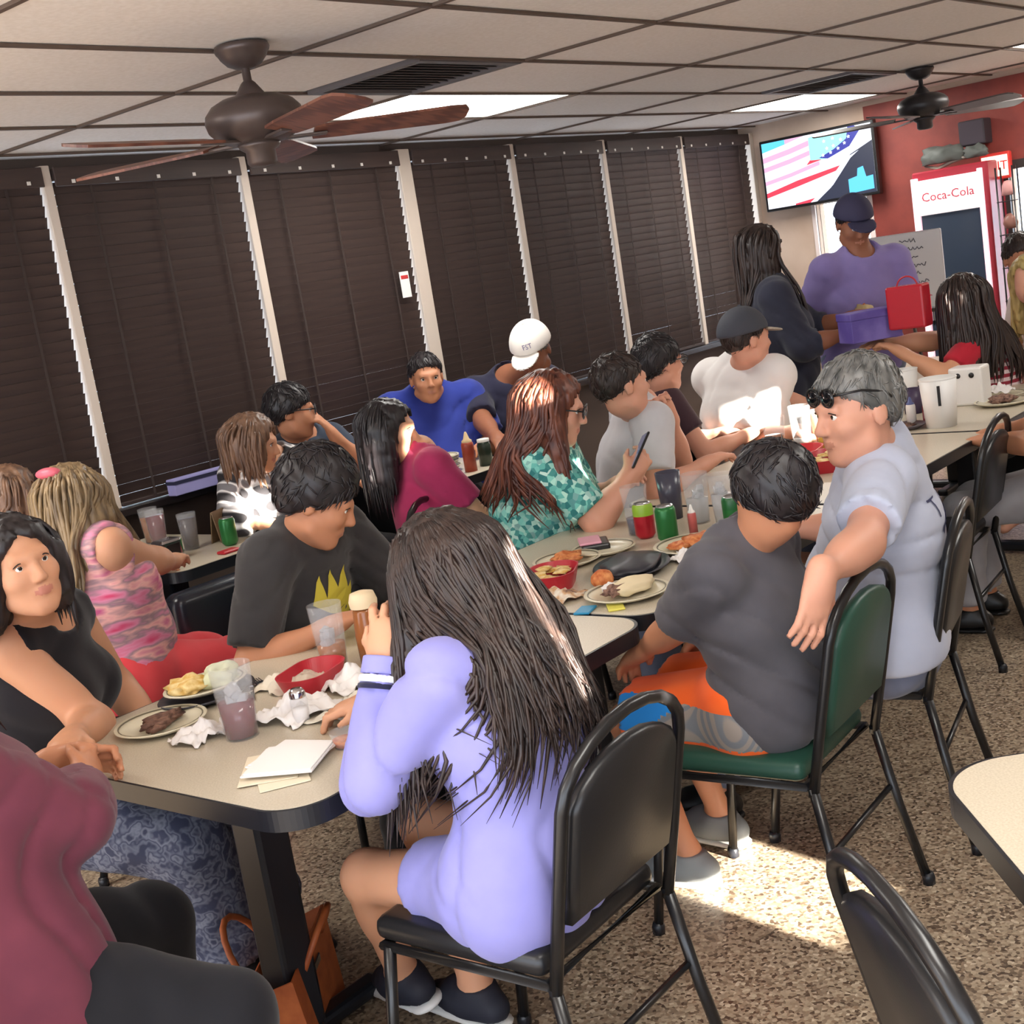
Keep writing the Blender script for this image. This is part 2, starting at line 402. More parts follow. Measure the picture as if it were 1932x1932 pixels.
for i, h in enumerate(holes):
    bm = bmesh.new(); bx(bm, (h[0], Y1 + .06, h[2]), (h[1], Y1 + .068, h[3])); structure('window_%d' % (i + 1), bm, m_glass)
slat_bm = bmesh.new(); bx(slat_bm, (-.5, -.025, -.0018), (.5, .025, .0018)); slat_me = bpy.data.meshes.new('slat'); slat_bm.to_mesh(slat_me); slat_bm.free(); slat_me.materials.append(m_slat)
m_cord = M('blind ladder cord', (52, 40, 36), 0.8); m_clip = M('white clip', (225, 218, 210), 0.4)
BL = ['leftmost dark wooden blind, cut by the left picture edge', 'wide dark wooden blind above the woman in the pink patterned top', 'dark wooden blind left of the wide cream post', 'brown wooden blind just right of the wide cream post', 'brown wooden blind right of the white baseball cap', 'brown wooden blind second from the far corner', 'brown wooden blind next to the far corner and television']
for i, (a, b) in enumerate(zip(edges[:-1], edges[1:])):
    wl = .03 if i == 0 else POSTS[i - 1][1] / 2; wr = POSTS[i][1] / 2 if i < len(POSTS) else .03
    x0, x1 = a + wl + .012, b - wr - .006; cx, w = (x0 + x1) / 2, x1 - x0
    t = thing('window_blind', (cx, 5.10, SILL), label=BL[i], cat='blind', group='wooden window blinds')
    n = 30; z0, z1 = .03, 1.40
    for k in range(n):
        s = addmesh('slat', slat_me, (), t, (0, 0, z0 + (z1 - z0) * k / (n - 1))); s.scale = (w, 1, 1); s.rotation_euler = (math.radians(-72 + random.uniform(-2, 2)), 0, 0)
    bm = bmesh.new(); bx(bm, (-w / 2 - .004, -.04, 1.405), (w / 2 + .004, -.028, 1.487), .003); bx(bm, (-w / 2, -.028, 1.43), (w / 2, .03, 1.48)); bm_obj('valance', bm, m_slat, t)
    bm = bmesh.new(); bx(bm, (-w / 2, -.022, .004), (w / 2, .022, .022), .003); bm_obj('bottom_rail', bm, m_slat, t)
    for fx in (-.33, 0, .33):
        bm = bmesh.new(); bx(bm, (fx * w - .006, -.027, .02), (fx * w + .006, -.0255, 1.41)); bm_obj('ladder_tape', bm, m_cord, t)
    for fx in (-.42, -.2, .02, .22, .43):
        bm = bmesh.new(); bx(bm, (fx * w - .008, -.044, 1.415), (fx * w + .008, -.039, 1.43)); bm_obj('clip', bm, m_clip, t)
t = thing('price_tag', (5.38, 5.055, 1.66), label='small white paper tag with red print hanging beside the wide cream post', cat='tag')
bm = bmesh.new(); bx(bm, (-.035, -.003, -.07), (.035, .001, .07)); bm_obj('card', bm, M('white card', (235, 232, 228), 0.6), t)
bm = bmesh.new(); bx(bm, (-.028, -.0045, .03), (.028, -.003, .05)); bm_obj('red_band', bm, M('red print', (190, 50, 50), 0.6), t)

# --- right wall: unseen, its holes added and aimed to land the sun patches
def sun_hole(tx, ty, z0, z1, w):
    dy = ty - Y0; xw = tx - SUN_H.x / SUN_H.y * dy; dz = SUN_TAN / SUN_H.y * dy
    return (round(xw - w / 2, 3), round(xw + w / 2, 3), round(z0 + dz, 3), round(min(z1 + dz, 2.41), 3))
SUN_HOLES = [sun_hole(2.69, 1.40, 0.0, 0.15, .36), sun_hole(1.86, 1.68, .82, 1.16, .055), sun_hole(3.48, 4.30, .78, 1.02, .22), sun_hole(3.60, 3.55, 1.02, 1.16, .10),
        sun_hole(5.02, 2.80, .72, .98, .17), sun_hole(3.62, 2.78, .90, .98, .13), sun_hole(1.93, 1.50, .80, .86, .05), sun_hole(5.35, 1.83, .73, .76, .5), sun_hole(3.2, 1.55, 0, .02, .16), sun_hole(6.2, 3.0, 1.0, 1.12, .06)]
rect_wall('wall_right', 'y', Y0 - .12, .12, X0, X1 + .15, 0, ZC + .05, SUN_HOLES + [(-2.4, -.35, .15, 2.36)], m_wallp)  # wide opening at the near end added for extra daylight and bounce
# --- near wall behind the camera: unseen, big openings added for daylight fill
rect_wall('wall_front', 'x', X0 - .12, .12, Y0 - .12, Y1 + .14, 0, ZC + .05, [(-1.7, 1.6, .15, 2.36), (1.75, 5.0, .15, 2.36)], m_wallp)
# --- far wall
rect_wall('wall_back', 'x', X1, .14, Y0 - .12, Y1 + .14, 0, ZC + .05, [(4.20, 4.62, .75, 1.76), (2.90, 3.16, .6, 1.78)], m_wall)
wb = bpy.data.objects['wall_back']
bm = bmesh.new(); bx(bm, (X1 - .012, 2.2, 1.80), (X1 - .001, 4.16, 2.40)); bx(bm, (X1 - .012, 3.20, .1), (X1 - .001, 4.16, 1.80)); bm_obj('red_panel', bm, m_redwall, wb)
bm = bmesh.new()
for lo, hi in (((X1 - .02, 4.16, .71), (X1 + .01, 4.20, 1.80)), ((X1 - .02, 4.62, .71), (X1 + .01, 4.65, 1.80)), ((X1 - .02, 4.20, 1.76), (X1 + .01, 4.62, 1.80)), ((X1 - .02, 4.20, .71), (X1 + .01, 4.62, .75))): bx(bm, lo, hi)
structure('trim_10', bm, M('white window casing', (228, 214, 210), 0.5))
bm = bmesh.new(); bx(bm, (X1 + .06, 4.20, .75), (X1 + .068, 4.62, 1.76)); structure('window_8', bm, m_glass)
bm = bmesh.new()
for lo, hi in (((X1 - .03, 2.86, .0), (X1 + .02, 2.90, 1.84)), ((X1 - .03, 3.16, .0), (X1 + .02, 3.20, 1.84)), ((X1 - .03, 2.90, 1.78), (X1 + .02, 3.16, 1.84)), ((X1 - .03, 2.90, .52), (X1 + .02, 3.16, .60))): bx(bm, lo, hi)
structure('door_1', bm, M('dark door frame', (52, 50, 48), 0.5))
bm = bmesh.new(); bx(bm, (X1 + .06, 2.90, .6), (X1 + .068, 3.16, 1.78)); structure('window_9', bm, m_glass)
# ground outside
bm = bmesh.new(); bx(bm, (X1 + .3, -4, -.25), (X1 + 12, 12, -.15)); structure('trim_11', bm, M('outside paving', (190, 186, 178), 0.8))

# ================================================================== furniture
def make_chair(pad_mat, label):
    """banquet stacking chair: origin on the floor under the seat, faces +Y"""
    t = thing('banquet_chair', label=label, cat='chair', group='metal frame dining chairs')
    bm = bmesh.new(); vs = bx(bm, (-.195, -.20, .425), (.195, .21, .475), .022, 3)
    bm_obj('seat', bm, pad_mat, t, smooth=True)
    # back pad, leaning back, arched top
    lean = .22
    def bp(x, z, y=0): return (x, -.215 - lean * (z - .47) - .02 + y, z)
    bm = bmesh.new(); prof = []
    for x, z in [(-.165, .53), (.165, .53), (.172, .60), (.172, .74)] + [(.172 * math.cos(a), .74 + .085 * math.sin(a)) for a in np.linspace(.15, math.pi - .15, 9)] + [(-.172, .74), (-.172, .60)]: prof.append((x, z))
    cx, cz = 0, .67; rings = []
    for s, y in ((.93, -.018), (1.0, -.009), (1.0, .009), (.93, .018), ):
        rings.append([bm.verts.new(bp(cx + (x - cx) * s, cz + (z - cz) * s, y)) for x, z in prof])
    n = len(prof)
    for a, b in zip(rings[:-1], rings[1:]):
        for k in range(n): bm.faces.new((a[k], a[(k + 1) % n], b[(k + 1) % n], b[k]))
    bm.faces.new(rings[0][::-1]); bm.faces.new(rings[-1])
    bm_obj('backrest', bm, pad_mat, t, smooth=True)
    # continuous tube: up one side, over the top, down the other
    pts = [bp(-.195, .40), bp(-.198, .55), bp(-.198, .76)] + [bp(.198 * math.cos(a), .76 + .115 * math.sin(a)) for a in np.linspace(math.pi, 0, 11)][1:-1] + [bp(.198, .76), bp(.198, .55), bp(.195, .40)]
    bm = bmesh.new(); tube(bm, pts, .0125, 8); bm_obj('back_frame', bm, m_black, t, smooth=True)
    bm = bmesh.new(); tube(bm, [(-.19, -.2, .418), (-.19, .19, .418), (.19, .19, .418), (.19, -.2, .418)], .011, 8, closed=True); bm_obj('seat_frame', bm, m_black, t, smooth=True)
    for sx in (-1, 1):
        bm = bmesh.new(); tube(bm, [(sx * .19, .175, .42), (sx * .205, .20, .21), (sx * .215, .225, .006)], .0125, 8); bm_obj('leg', bm, m_black, t, smooth=True)
        bm = bmesh.new(); tube(bm, [(sx * .195, -.22, .42), (sx * .205, -.26, .21), (sx * .215, -.31, .006)], .0125, 8); bm_obj('leg', bm, m_black, t, smooth=True)
    bm = bmesh.new(); tube(bm, [(-.20, -.245, .26), (.20, -.245, .26)], .008, 6); bm_obj('stretcher', bm, m_black, t, smooth=True)
    for sx, y in ((-1, .225), (1, .225), (-1, -.31), (1, -.31)):
        bm = bmesh.new(); lathe(bm, [(0, 0), (.016, 0), (.017, .02), (.013, .03), (0, .03)], 8, off=(sx * .215, y, 0)); bm_obj('foot_cap', bm, m_edge, t)
    return t
PROTO = {}
def chair(x, y, deg, label, green=False):
    key = 'g' if green else 'b'
    if key not in PROTO: o = PROTO[key] = make_chair(m_green if green else m_vinyl, label)
    else: o = copy_tree(PROTO[key])
    o.location = (x, y, 0); o.rotation_euler = (0, 0, math.radians(deg)); o['label'] = label
    return o
chair(1.77, 1.645, 2, 'black chair that the long-haired person in lilac sits on')
chair(2.665, 1.60, 4, 'green-backed chair that the boy in orange shorts sits on', True)
chair(3.24, 1.60, 12, 'black chair that the man in the pale blue T-shirt sits on')
chair(4.62, 1.97, 6, 'empty black chair just behind the man in the pale blue T-shirt')
chair(3.58, 3.06, 200, 'black chair that the woman in the teal top sits on')
chair(3.62, 3.50, 240, 'green-backed chair that the woman in the crimson top sits on', True)
chair(2.47, 3.03, 115, 'black chair that the teenager in the dark print T-shirt sits on')
chair(1.60, 3.10, 205, 'black chair that the woman in the black sleeveless top sits on')
chair(0.98, 2.22, -80, 'black chair that the person in maroon sits on')
chair(2.32, 3.80, -88, 'black chair that the woman in the pink patterned top sits on')
chair(4.22, 3.06, 210, 'black chair that the man in the grey T-shirt sits on')
chair(5.26, 3.02, 240, 'black chair that the man in the white T-shirt sits on')
chair(1.585, 0.455, 227, 'black chair seen edge-on at the lower right beside the empty table')
chair(5.02, 1.45, 4, 'black chair at the right picture edge under the person in grey trousers')
chair(6.35, 4.05, 190, 'empty black chair standing behind the person in the white T-shirt')
chair(6.95, 4.20, 190, 'empty black chair farthest back beneath the blinds')

def make_table(x0, x1, y0, y1, label, z=.75, rad=.07, rz=0.0, top=None, cat='table', group='beige laminate dining tables'):
    cx, cy, w, d = (x0 + x1) / 2, (y0 + y1) / 2, x1 - x0, y1 - y0
    t = thing('dining_table', (cx, cy, 0), rz, label, cat, group)
    bm = bmesh.new(); prism(bm, rrect(w - .012, d - .012, rad), z - .010, z); bm_obj('tabletop', bm, top or m_lam, t)
    bm = bmesh.new(); prism(bm, rrect(w, d, rad), z - .042, z - .0008)
    bm_obj('edge_band', bm, m_edge, t)
    for sx in ((-1, 1) if w > .95 else (0,)):
        ox = sx * (w / 2 - .27)
        bm = bmesh.new(); bx(bm, (ox - .045, -.045, .05), (ox + .045, .045, z - .04), .01); bm_obj('column', bm, m_edge, t)
        bm = bmesh.new(); bx(bm, (ox - .035, -d * .33, .012), (ox + .035, d * .33, .055), .012); bx(bm, (ox - .25 if w > .95 else ox - .28, -.03, .012), (ox + .25 if w > .95 else ox + .28, .03, .05), .012); bm_obj('base', bm, m_edge, t)
        bm = bmesh.new(); bx(bm, (ox - .03, -d * .35, z - .06), (ox + .03, d * .35, z - .04)); bm_obj('top_bracket', bm, m_edge, t)
    return t
make_table(1.42, 2.63, 1.83, 2.77, 'nearest beige dining table with the red drink and used plates', rad=.10)
make_table(2.64, 3.85, 1.84, 2.76, 'beige dining table with the black oval plate and soda cans', rad=.08)
make_table(3.87, 5.08, 1.84, 2.76, 'beige dining table with the red basket in front of the person in white')
make_table(5.10, 6.31, 1.84, 2.76, 'beige dining table with white tumblers at the right')
_tb = make_table(-.42, .42, -.40, .40, 'empty beige table corner at the right picture edge', rad=.12)
_a = V(-.78, -.625); _b = V(.625, -.78); _c = V(1.955, .86) + _a * .42 + _b * .40
_tb.location = (_c[0], _c[1], 0); _tb.rotation_euler = (0, 0, math.atan2(_a[1], _a[0]))
make_table(2.86, 3.44, 4.07, 4.98, 'beige booth table by the window with the green can')
make_table(4.42, 5.02, 4.05, 4.80, 'small beige table with a stack of plates in front of the man in blue', rad=.12)
make_table(6.5, 7.7, 2.5, 3.3, 'far beige table behind the standing pair')

def booth(x0, x1, y0, y1, back, label, h=.95, mat=m_navy):
    """padded booth bench; `back` = which side carries the backrest"""
    t = thing('booth_bench', ((x0 + x1) / 2, (y0 + y1) / 2, 0), 0, label, 'bench', 'padded booth benches')
    w, d = x1 - x0, y1 - y0
    bm = bmesh.new(); bx(bm, (-w / 2 + .02, -d / 2 + .02, 0), (w / 2 - .02, d / 2 - .02, .34)); bm_obj('base', bm, m_edge, t)
    bm = bmesh.new(); bx(bm, (-w / 2, -d / 2, .34), (w / 2, d / 2, .46), .04, 3); bm_obj('seat', bm, mat, t, smooth=True)
    bt = .11
    lo, hi = {'x-': ((-w / 2, -d / 2, .30), (-w / 2 + bt, d / 2, h)), 'x+': ((w / 2 - bt, -d / 2, .30), (w / 2, d / 2, h)), 'y-': ((-w / 2, -d / 2, .12), (w / 2, -d / 2 + bt, h)), 'y+': ((-w / 2, d / 2 - bt, .3), (w / 2, d / 2, h))}[back]
    bm = bmesh.new(); bx(bm, lo, hi, .045, 4); bm_obj('backrest', bm, mat, t, smooth=True)
    return t
booth(2.74, 3.46, 3.94, 4.30, 'y-', 'glossy navy-black padded booth back behind the coral trousers', h=.700)
booth(3.52, 4.34, 4.12, 5.02, 'x+', 'dark booth bench that the woman in plaid sits on', h=.80, mat=m_vinyl)
booth(5.05, 6.05, 4.62, 5.03, 'y+', 'dark booth bench under the window behind the man in blue', h=.90, mat=m_vinyl)
booth(2.10, 2.70, 4.25, 5.0, 'x-', 'dark booth bench at the left edge behind the pink-topped woman', h=.88, mat=m_vinyl)

# --- ceiling fans
m_fan = M('bronze fan metal', (86, 74, 70), 0.38, metal=0.35)
m_blade = M('walnut fan blade', (104, 62, 50), 0.45, tex='bands', scale=2, amount=5, stops=[(0.2, (92, 54, 44)), (0.8, (122, 76, 60))], stretch=(1, 14, 1))
def make_fan(x, y, ang, label, metal, blade):
    t = thing('ceiling_fan', (x, y, ZC), 0, label, 'ceiling fan', 'ceiling fans')
    def part(n, prof, m):
        bm = bmesh.new(); lathe(bm, prof, 28); bm_obj(n, bm, m, t, smooth=True)
    part('canopy', [(0, -.001), (.080, -.001), (.084, -.012), (.080, -.022), (.076, -.026), (.070, -.038), (.052, -.058), (.03, -.068), (0, -.070)], metal)
    part('downrod', [(.013, -.06), (.013, -.13), (.016, -.13)], metal)
    part('yoke_cover', [(.014, -.105), (.022, -.112), (.045, -.145), (.05, -.16), (0, -.16)], metal)
    part('motor_housing', [(0, -.148), (.05, -.148), (.09, -.155), (.125, -.172), (.145, -.195), (.150, -.218), (.143, -.245), (.120, -.270), (.09, -.285), (.06, -.29), (0, -.29)], metal)
    part('switch_housing', [(0, -.285), (.065, -.288), (.062, -.30), (.045, -.312), (.046, -.345), (.038, -.355), (0, -.358)], metal)
    for k in range(5):
        a = math.radians(ang + 72 * k); R = Matrix.Rotation(a, 4, 'Z')
        bm = bmesh.new(); bx(bm, (.08, -.018, -.287), (.21, .018, -.279), .002, mat=R)
        ho = bm_obj('blade_iron', bm, metal, t)
        bm = bmesh.new(); pts = [(.17, -.05), (.25, -.058), (.60, -.068), (.645, -.06), (.66, -.03), (.66, .03), (.645, .06), (.60, .068), (.25, .058), (.17, .05)]
        prism(bm, pts, -.004, .004); bmesh.ops.transform(bm, matrix=R @ Matrix.Translation((0, 0, -.277)) @ Matrix.Rotation(math.radians(-12), 4, 'X'), verts=bm.verts)
        bm_obj('blade', bm, blade, t)
    return t
make_fan(2.81, 3.14, -36, 'bronze ceiling fan with walnut blades, nearest the camera', m_fan, m_blade)
make_fan(8.00, 3.11, -38, 'dark ceiling fan at the far right above the cooler', M('black fan metal', (50, 47, 48), 0.4, metal=0.3), M('dark fan blade', (84, 76, 74), 0.5))

# ================================================================== people
def skin_mat(name, rgb):
    return M('skin ' + name, rgb, 0.5, spec=0.35, sss=0.12)
SK_TAN = skin_mat('tan', (204, 150, 118)); SK_WARM = skin_mat('warm', (190, 132, 100)); SK_FAIR = skin_mat('fair', (208, 152, 128)); SK_DEEP = skin_mat('deep', (150, 98, 74))
m_lip = M('lips', (188, 122, 104), 0.45); m_lipm = M('muted lips', (186, 128, 106), 0.5); m_lip2 = M('lips dark', (140, 76, 66), 0.45)
m_eye = M('eye white', (232, 228, 222), 0.2); m_iris = M('iris dark', (38, 26, 20), 0.15); m_brow = M('eyebrow', (44, 34, 30), 0.8)
def hair_mat(name, a, b, scale=9): return M('hair ' + name, a, 0.42, tex='noise', scale=scale, stops=[(0.35, a), (0.65, b)], stretch=(5, 5, 0.8), bump=0.25, detail=8)
H_BLACK = hair_mat('black', (24, 20, 22), (42, 36, 38)); H_BROWN = hair_mat('dark brown', (36, 28, 27), (58, 44, 39)); H_AUB = hair_mat('auburn', (64, 32, 26), (116, 66, 48))
H_BLOND = hair_mat('ash blond', (96, 78, 56), (150, 126, 92)); H_GREY = hair_mat('grey', (78, 78, 76), (128, 126, 122)); H_YEL = hair_mat('golden blond', (140, 118, 70), (196, 174, 112)); H_MID = hair_mat('mid brown', (84, 60, 46), (128, 96, 74))

def ik(a, tgt, l1, l2, pole):
    a, tgt, pole = V(a), V(tgt), V(pole); d = tgt - a; L = np.linalg.norm(d)
    if L > (l1 + l2) * .995: tgt = a + d / L * (l1 + l2) * .995; d = tgt - a; L = np.linalg.norm(d)
    if L < abs(l1 - l2) + .01: L = abs(l1 - l2) + .01
    u = nrm(d); c = np.clip((l1 * l1 + L * L - l2 * l2) / (2 * l1 * L), -1, 1); h = l1 * math.sqrt(max(0, 1 - c * c))
    p = pole - a; p = p - u * (p @ u)
    return a + u * l1 * c + nrm(p) * h, tgt
def rot_about(v, ax, deg):
    v, ax = V(v), nrm(ax); t = math.radians(deg)
    return v * math.cos(t) + np.cross(ax, v) * math.sin(t) + ax * (ax @ v) * (1 - math.cos(t))
def head_axes(yaw, pitch, roll):
    y, p = math.radians(yaw), math.radians(pitch)
    f = V(math.cos(y) * math.cos(p), math.sin(y) * math.cos(p), math.sin(p)); l = V(-math.sin(y), math.cos(y), 0); u = np.cross(f, l)
    l, u = rot_about(l, f, roll), rot_about(u, f, roll)
    return f, l, u

class Person:
    """Builds one figure: continuous body mesh plus clothes, hair and accessories as children of an Empty."""
    def __init__(s, x, y, face, label, sc=1.0, wide=1.0, zp=.545, lean=0, side=0, twist=0, hunch=0, head=(None, 0, 0), hc=None, skin=SK_TAN, vox=.014, fine=.008, female=False, arms=None, legs=None, neck=.17, legsc=1.0):
        s.root = thing('person', (x, y, 0), 0, label, 'person', 'people in the diner'); s.o = (x, y, 0); s.sc = sc; s.w = wide; s.vox = vox; s.fv = fine; s.skin = skin; s.fem = female
        ph = math.radians(face); s.F = V(math.cos(ph), math.sin(ph), 0); s.Lh = V(-math.sin(ph), math.cos(ph), 0)
        la, sb = math.radians(lean), math.radians(side); s.T = nrm(V(0, 0, 1) * math.cos(la) * math.cos(sb) + s.F * math.sin(la) + s.Lh * math.sin(sb))
        s.Ls = nrm(rot_about(s.Lh, s.T, twist)); s.Fs = nrm(np.cross(s.Ls, s.T))
        s.P = V(x, y, zp); s.C = s.P + s.T * .31 * sc - s.Fs * hunch * .4; s.N = s.P + s.T * .515 * sc + s.Fs * hunch * .5
        sw = (.158 if female else .178) * sc * (1 + (wide - 1) * .5)
        ms = s.P + s.T * .465 * sc + s.Fs * hunch * .35
        s.S = {'L': ms + s.Ls * sw, 'R': ms - s.Ls * sw}
        yaw = face if head[0] is None else head[0]
        s.hf, s.hl, s.hu = head_axes(yaw, head[1], head[2])
        s.H = V(hc) if hc is not None else s.N + nrm(s.T * .8 + V(0, 0, 1) * .2 + s.hu * .4) * neck * sc + s.hf * .012
        s.hs = sc if sc > .9 else sc * .35 + .6   # head scales less than the body
        s.hip = {'L': s.P + s.Lh * .088 * sc, 'R': s.P - s.Lh * .088 * sc}
        s.arm, s.leg, s.hand = {}, {}, {}
        for q, sg in (('L', 1), ('R', -1)):
            a = (arms or {}).get(q)
            if a is None: a = dict(w=s.P + s.F * .30 * sc + s.Lh * sg * .10 + V(0, 0, .20), e=s.S[q] + s.Lh * sg * .25 - V(0, 0, .3) - s.F * .1)
            el, wr = ik(s.S[q], a['w'], .285 * sc, .245 * sc, a['e']); s.arm[q] = (el, wr)
            hd = nrm(a['d']) if 'd' in a else nrm(wr - el); pn = nrm(a['p']) if 'p' in a else V(0, 0, -1)
            pn = nrm(pn - hd * (pn @ hd)); s.hand[q] = (hd, pn, a.get('curl', 35), a.get('thumb', sg), a.get('spread', 0))
            l = (legs or {}).get(q)
            if l is None: l = dict(a=s.hip[q] + s.F * .42 * sc + s.Lh * sg * .03 - V(0, 0, zp - .085), k=s.hip[q] + s.F * .6 + V(0, 0, .3))
            kn, an = ik(s.hip[q], l['a'], .43 * sc * legsc, .40 * sc * legsc, l['k']); s.leg[q] = (kn, an, nrm(l.get('d', s.F)))
    # ---- primitives shared by body and garments; g = inflation
    def torso(s, d, g=0.0, belly=0.0):
        sc, w = s.sc, s.w; d.cone(s.P - s.T * .03, s.C, .112 * sc * w, .115 * sc * w, k=.05, u=s.Ls, su=1.30, g=g)
        d.cone(s.C, s.P + s.T * .43 * sc, .115 * sc * w, .085 * sc * w, k=.05, u=s.Ls, su=1.38 if not s.fem else 1.28, g=g)
        d.cone(s.S['L'] - s.Ls * .02, s.S['R'] + s.Ls * .02, .058 * sc * w, k=.04, g=g)
        d.cone(s.P + s.T * .44 * sc, s.N + s.T * .02, .07 * sc, .052 * sc, k=.05, g=g, u=s.Ls, su=1.3)
        if s.fem:
            for sg in (1, -1): d.ell(s.C + s.Fs * .085 * sc * w + s.Ls * sg * .072 * sc, V(.062, .066, .062) * sc * w, (s.Fs, s.Ls, s.T), k=.05, g=g)
        if belly: d.ell(s.P + s.T * .12 + s.F * .07 * w, V(.12, .15, .15) * belly * sc, (s.F, s.Lh, s.T), k=.06, g=g)
        d.cone(s.hip['L'], s.hip['R'], .108 * sc * w, k=.05, g=g)
    def armp(s, d, q, g=0.0, t0=0.0, t1=2.0, flat=True):
        """arm between t0..t1 (1 = elbow, 2 = wrist)"""
        S, (E, W), sc = s.S[q], s.arm[q], s.sc; w = 1 + (s.w - 1) * .7
        r = [.052 * sc * w, .041 * sc * w, .027 * sc]
        if t1 <= 1: d.cone(S, S + (E - S) * t1, r[0], r[0] + (r[1] - r[0]) * t1, k=.03, g=g, flat=(0, 1 if flat else 0))
        else:
            d.cone(S, E, r[0], r[1], k=.03, g=g); f = t1 - 1
            d.cone(E, E + (W - E) * f, r[1], r[1] + (r[2] - r[1]) * f, k=.025, g=g, flat=(0, 1 if (flat and f < .999) else 0))
            if f > .5: d.ell(E + (W - E) * .28, V(.09, .041 * w, .041 * w) * sc, frame_of(W - E), k=.03, g=g)
    def handp(s, d, q):
        hd, pn, curl, sg, spread = s.hand[q]; W = s.arm[q][1]; sc = s.sc if s.sc > .85 else .85; v = max(.0088, s.fv * 1.05)
        sd = np.cross(pn, hd) * sg          # towards the thumb
        d.cone(W - hd * .02, W + hd * .03, .024 * sc, .024 * sc, k=.02, u=sd, su=1.2)
        d.ell(W + hd * .052 * sc, V(.05, .040, .0165) * sc, (hd, sd, pn), k=.02)
        for i, (off, ln) in enumerate(((.029, .070), (.0098, .079), (-.0098, .073), (-.028, .058))):
            b = W + (hd * .080 + sd * off) * sc; d1 = rot_about(hd, sd * sg, 0); c1, c2 = curl * .6, curl * 1.25
            side = sd * (off / .03) * .12 * (1 + spread)
            d1 = nrm(hd * math.cos(math.radians(c1)) + pn * math.sin(math.radians(c1)) + side)
            d2 = nrm(hd * math.cos(math.radians(c1 + c2)) + pn * math.sin(math.radians(c1 + c2)) + side)
            m = b + d1 * ln * .55 * sc; e = m + d2 * ln * .5 * sc
            d.cone(b - hd * .02, m, v * 1.12, v * 1.02, k=.006); d.cone(m, e, v * 1.02, v * .85, k=.004)
        b = W + (hd * .022 + sd * .026) * sc; d1 = nrm(hd * .62 + sd * .62 + pn * .35); m = b + d1 * .038 * sc; e = m + nrm(hd * .9 + sd * .15 + pn * .4) * .032 * sc
        d.cone(b, m, v * 1.45, v * 1.2, k=.012); d.cone(m, e, v * 1.2, v * .9, k=.004)
    def legp(s, d, q, g=0.0, t0=0.0, t1=2.0, flare=0.0):
        Hp, (K, A, D), sc = s.hip[q], s.leg[q], s.sc; w = 1 + (s.w - 1) * .8; r = [.088 * sc * w, .058 * sc * w, .038 * sc]
        if t1 <= 1: d.cone(Hp, Hp + (K - Hp) * t1, r[0], r[0] + (r[1] - r[0]) * t1 + flare, k=.03, g=g, flat=(0, 1))
        else:
            d.cone(Hp, K, r[0], r[1], k=.03, g=g); f = t1 - 1; d.cone(K, K + (A - K) * f, r[1], r[1] + (r[2] - r[1]) * f + flare, k=.03, g=g, flat=(0, 1 if f < .999 else 0))
            if f > .5: d.ell(K + (A - K) * .3 - D * .015, V(.12, .05, .05) * sc, frame_of(A - K), k=.04, g=g)
    def hp(s, f, l, u): return s.H + (s.hf * f + s.hl * l + s.hu * u) * s.hs
    def headp(s, d, detail=True):
        h = s.hs; A = (s.hf, s.hl, s.hu)
        d.cone(s.N - s.T * .02, s.hp(-.015, 0, -.06), .056 * s.sc, .054 * s.sc, k=.04)
        d.ell(s.hp(-.012, 0, .028), V(.096, .076, .090) * h, A, k=.02)
        d.ell(s.hp(.030, 0, -.042), V(.064, .058, .078) * h, A, k=.035)
        if not detail: return
        jaw = .050 if s.fem else .056
        d.cone(s.hp(.010, jaw, -.070), s.hp(.066, .012, -.102), .018 * h, .016 * h, k=.03).cone(s.hp(.010, -jaw, -.070), s.hp(.066, -.012, -.102), .018 * h, .016 * h, k=.03)
        for g in (1, -1):
            d.ell(s.hp(.058, g * .040, -.026), V(.028, .024, .022) * h, A, k=.025)
            d.ell(s.hp(.094, g * .031, .004), V(.015, .017, .009) * h, A, k=.012, op='-')
            d.cone(s.hp(.084, g * .020, .0125), s.hp(.079, g * .043, .0115), .0064 * h, k=.008).cone(s.hp(.083, g * .021, -.0075), s.hp(.078, g * .042, -.0065), .0048 * h, k=.008)
            d.ell(s.hp(-.012, g * .078, -.006), V(.020, .009, .032) * h, A, k=.006)
            d.ell(s.hp(.101, g * .011, -.036), V(.009, .007, .006) * h, A, k=.008)
        d.cone(s.hp(.080, .036, .025), s.hp(.088, .010, .020), .009 * h, k=.02).cone(s.hp(.080, -.036, .025), s.hp(.088, -.010, .020), .009 * h, k=.02)
        d.cone(s.hp(.090, 0, .012), s.hp(.110, 0, -.030), .0075 * h, .0115 * h, k=.012)
        d.cone(s.hp(.080, .020, -.064), s.hp(.080, -.020, -.064), .0085 * h, k=.008).ell(s.hp(.092, 0, -.059), V(.006, .018, .006) * h, A, k=.006).ell(s.hp(.091, 0, -.071), V(.007, .016, .0065) * h, A, k=.006)
    def body(s, hands='LR', face=True, feet=True, lip=None, cut=None):
        d = Sdf(); s.torso(d)
        for q in 'LR':
            s.armp(d, q)
            if q in hands: s.handp(d, q)
            s.legp(d, q)
            if feet: K, A, D = s.leg[q]; d.cone(A, A + D * .10 - V(0, 0, .045), .032, .026, k=.03)
        s.headp(d, face)
        fine = [(s.H, .135 * s.hs, s.fv)] + [(s.arm[q][1] + s.hand[q][0] * .08, .11, s.fv) for q in hands]
        H, hf, hl, hu, h = s.H, s.hf, s.hl, s.hu, s.hs
        def paint(c):
            r = (c - H) / h; f, l, u = r @ hf, r @ hl, r @ hu
            return ((f > .078) & ((l / .023) ** 2 + ((u + .065) / .0105) ** 2 < 1)).astype(int)
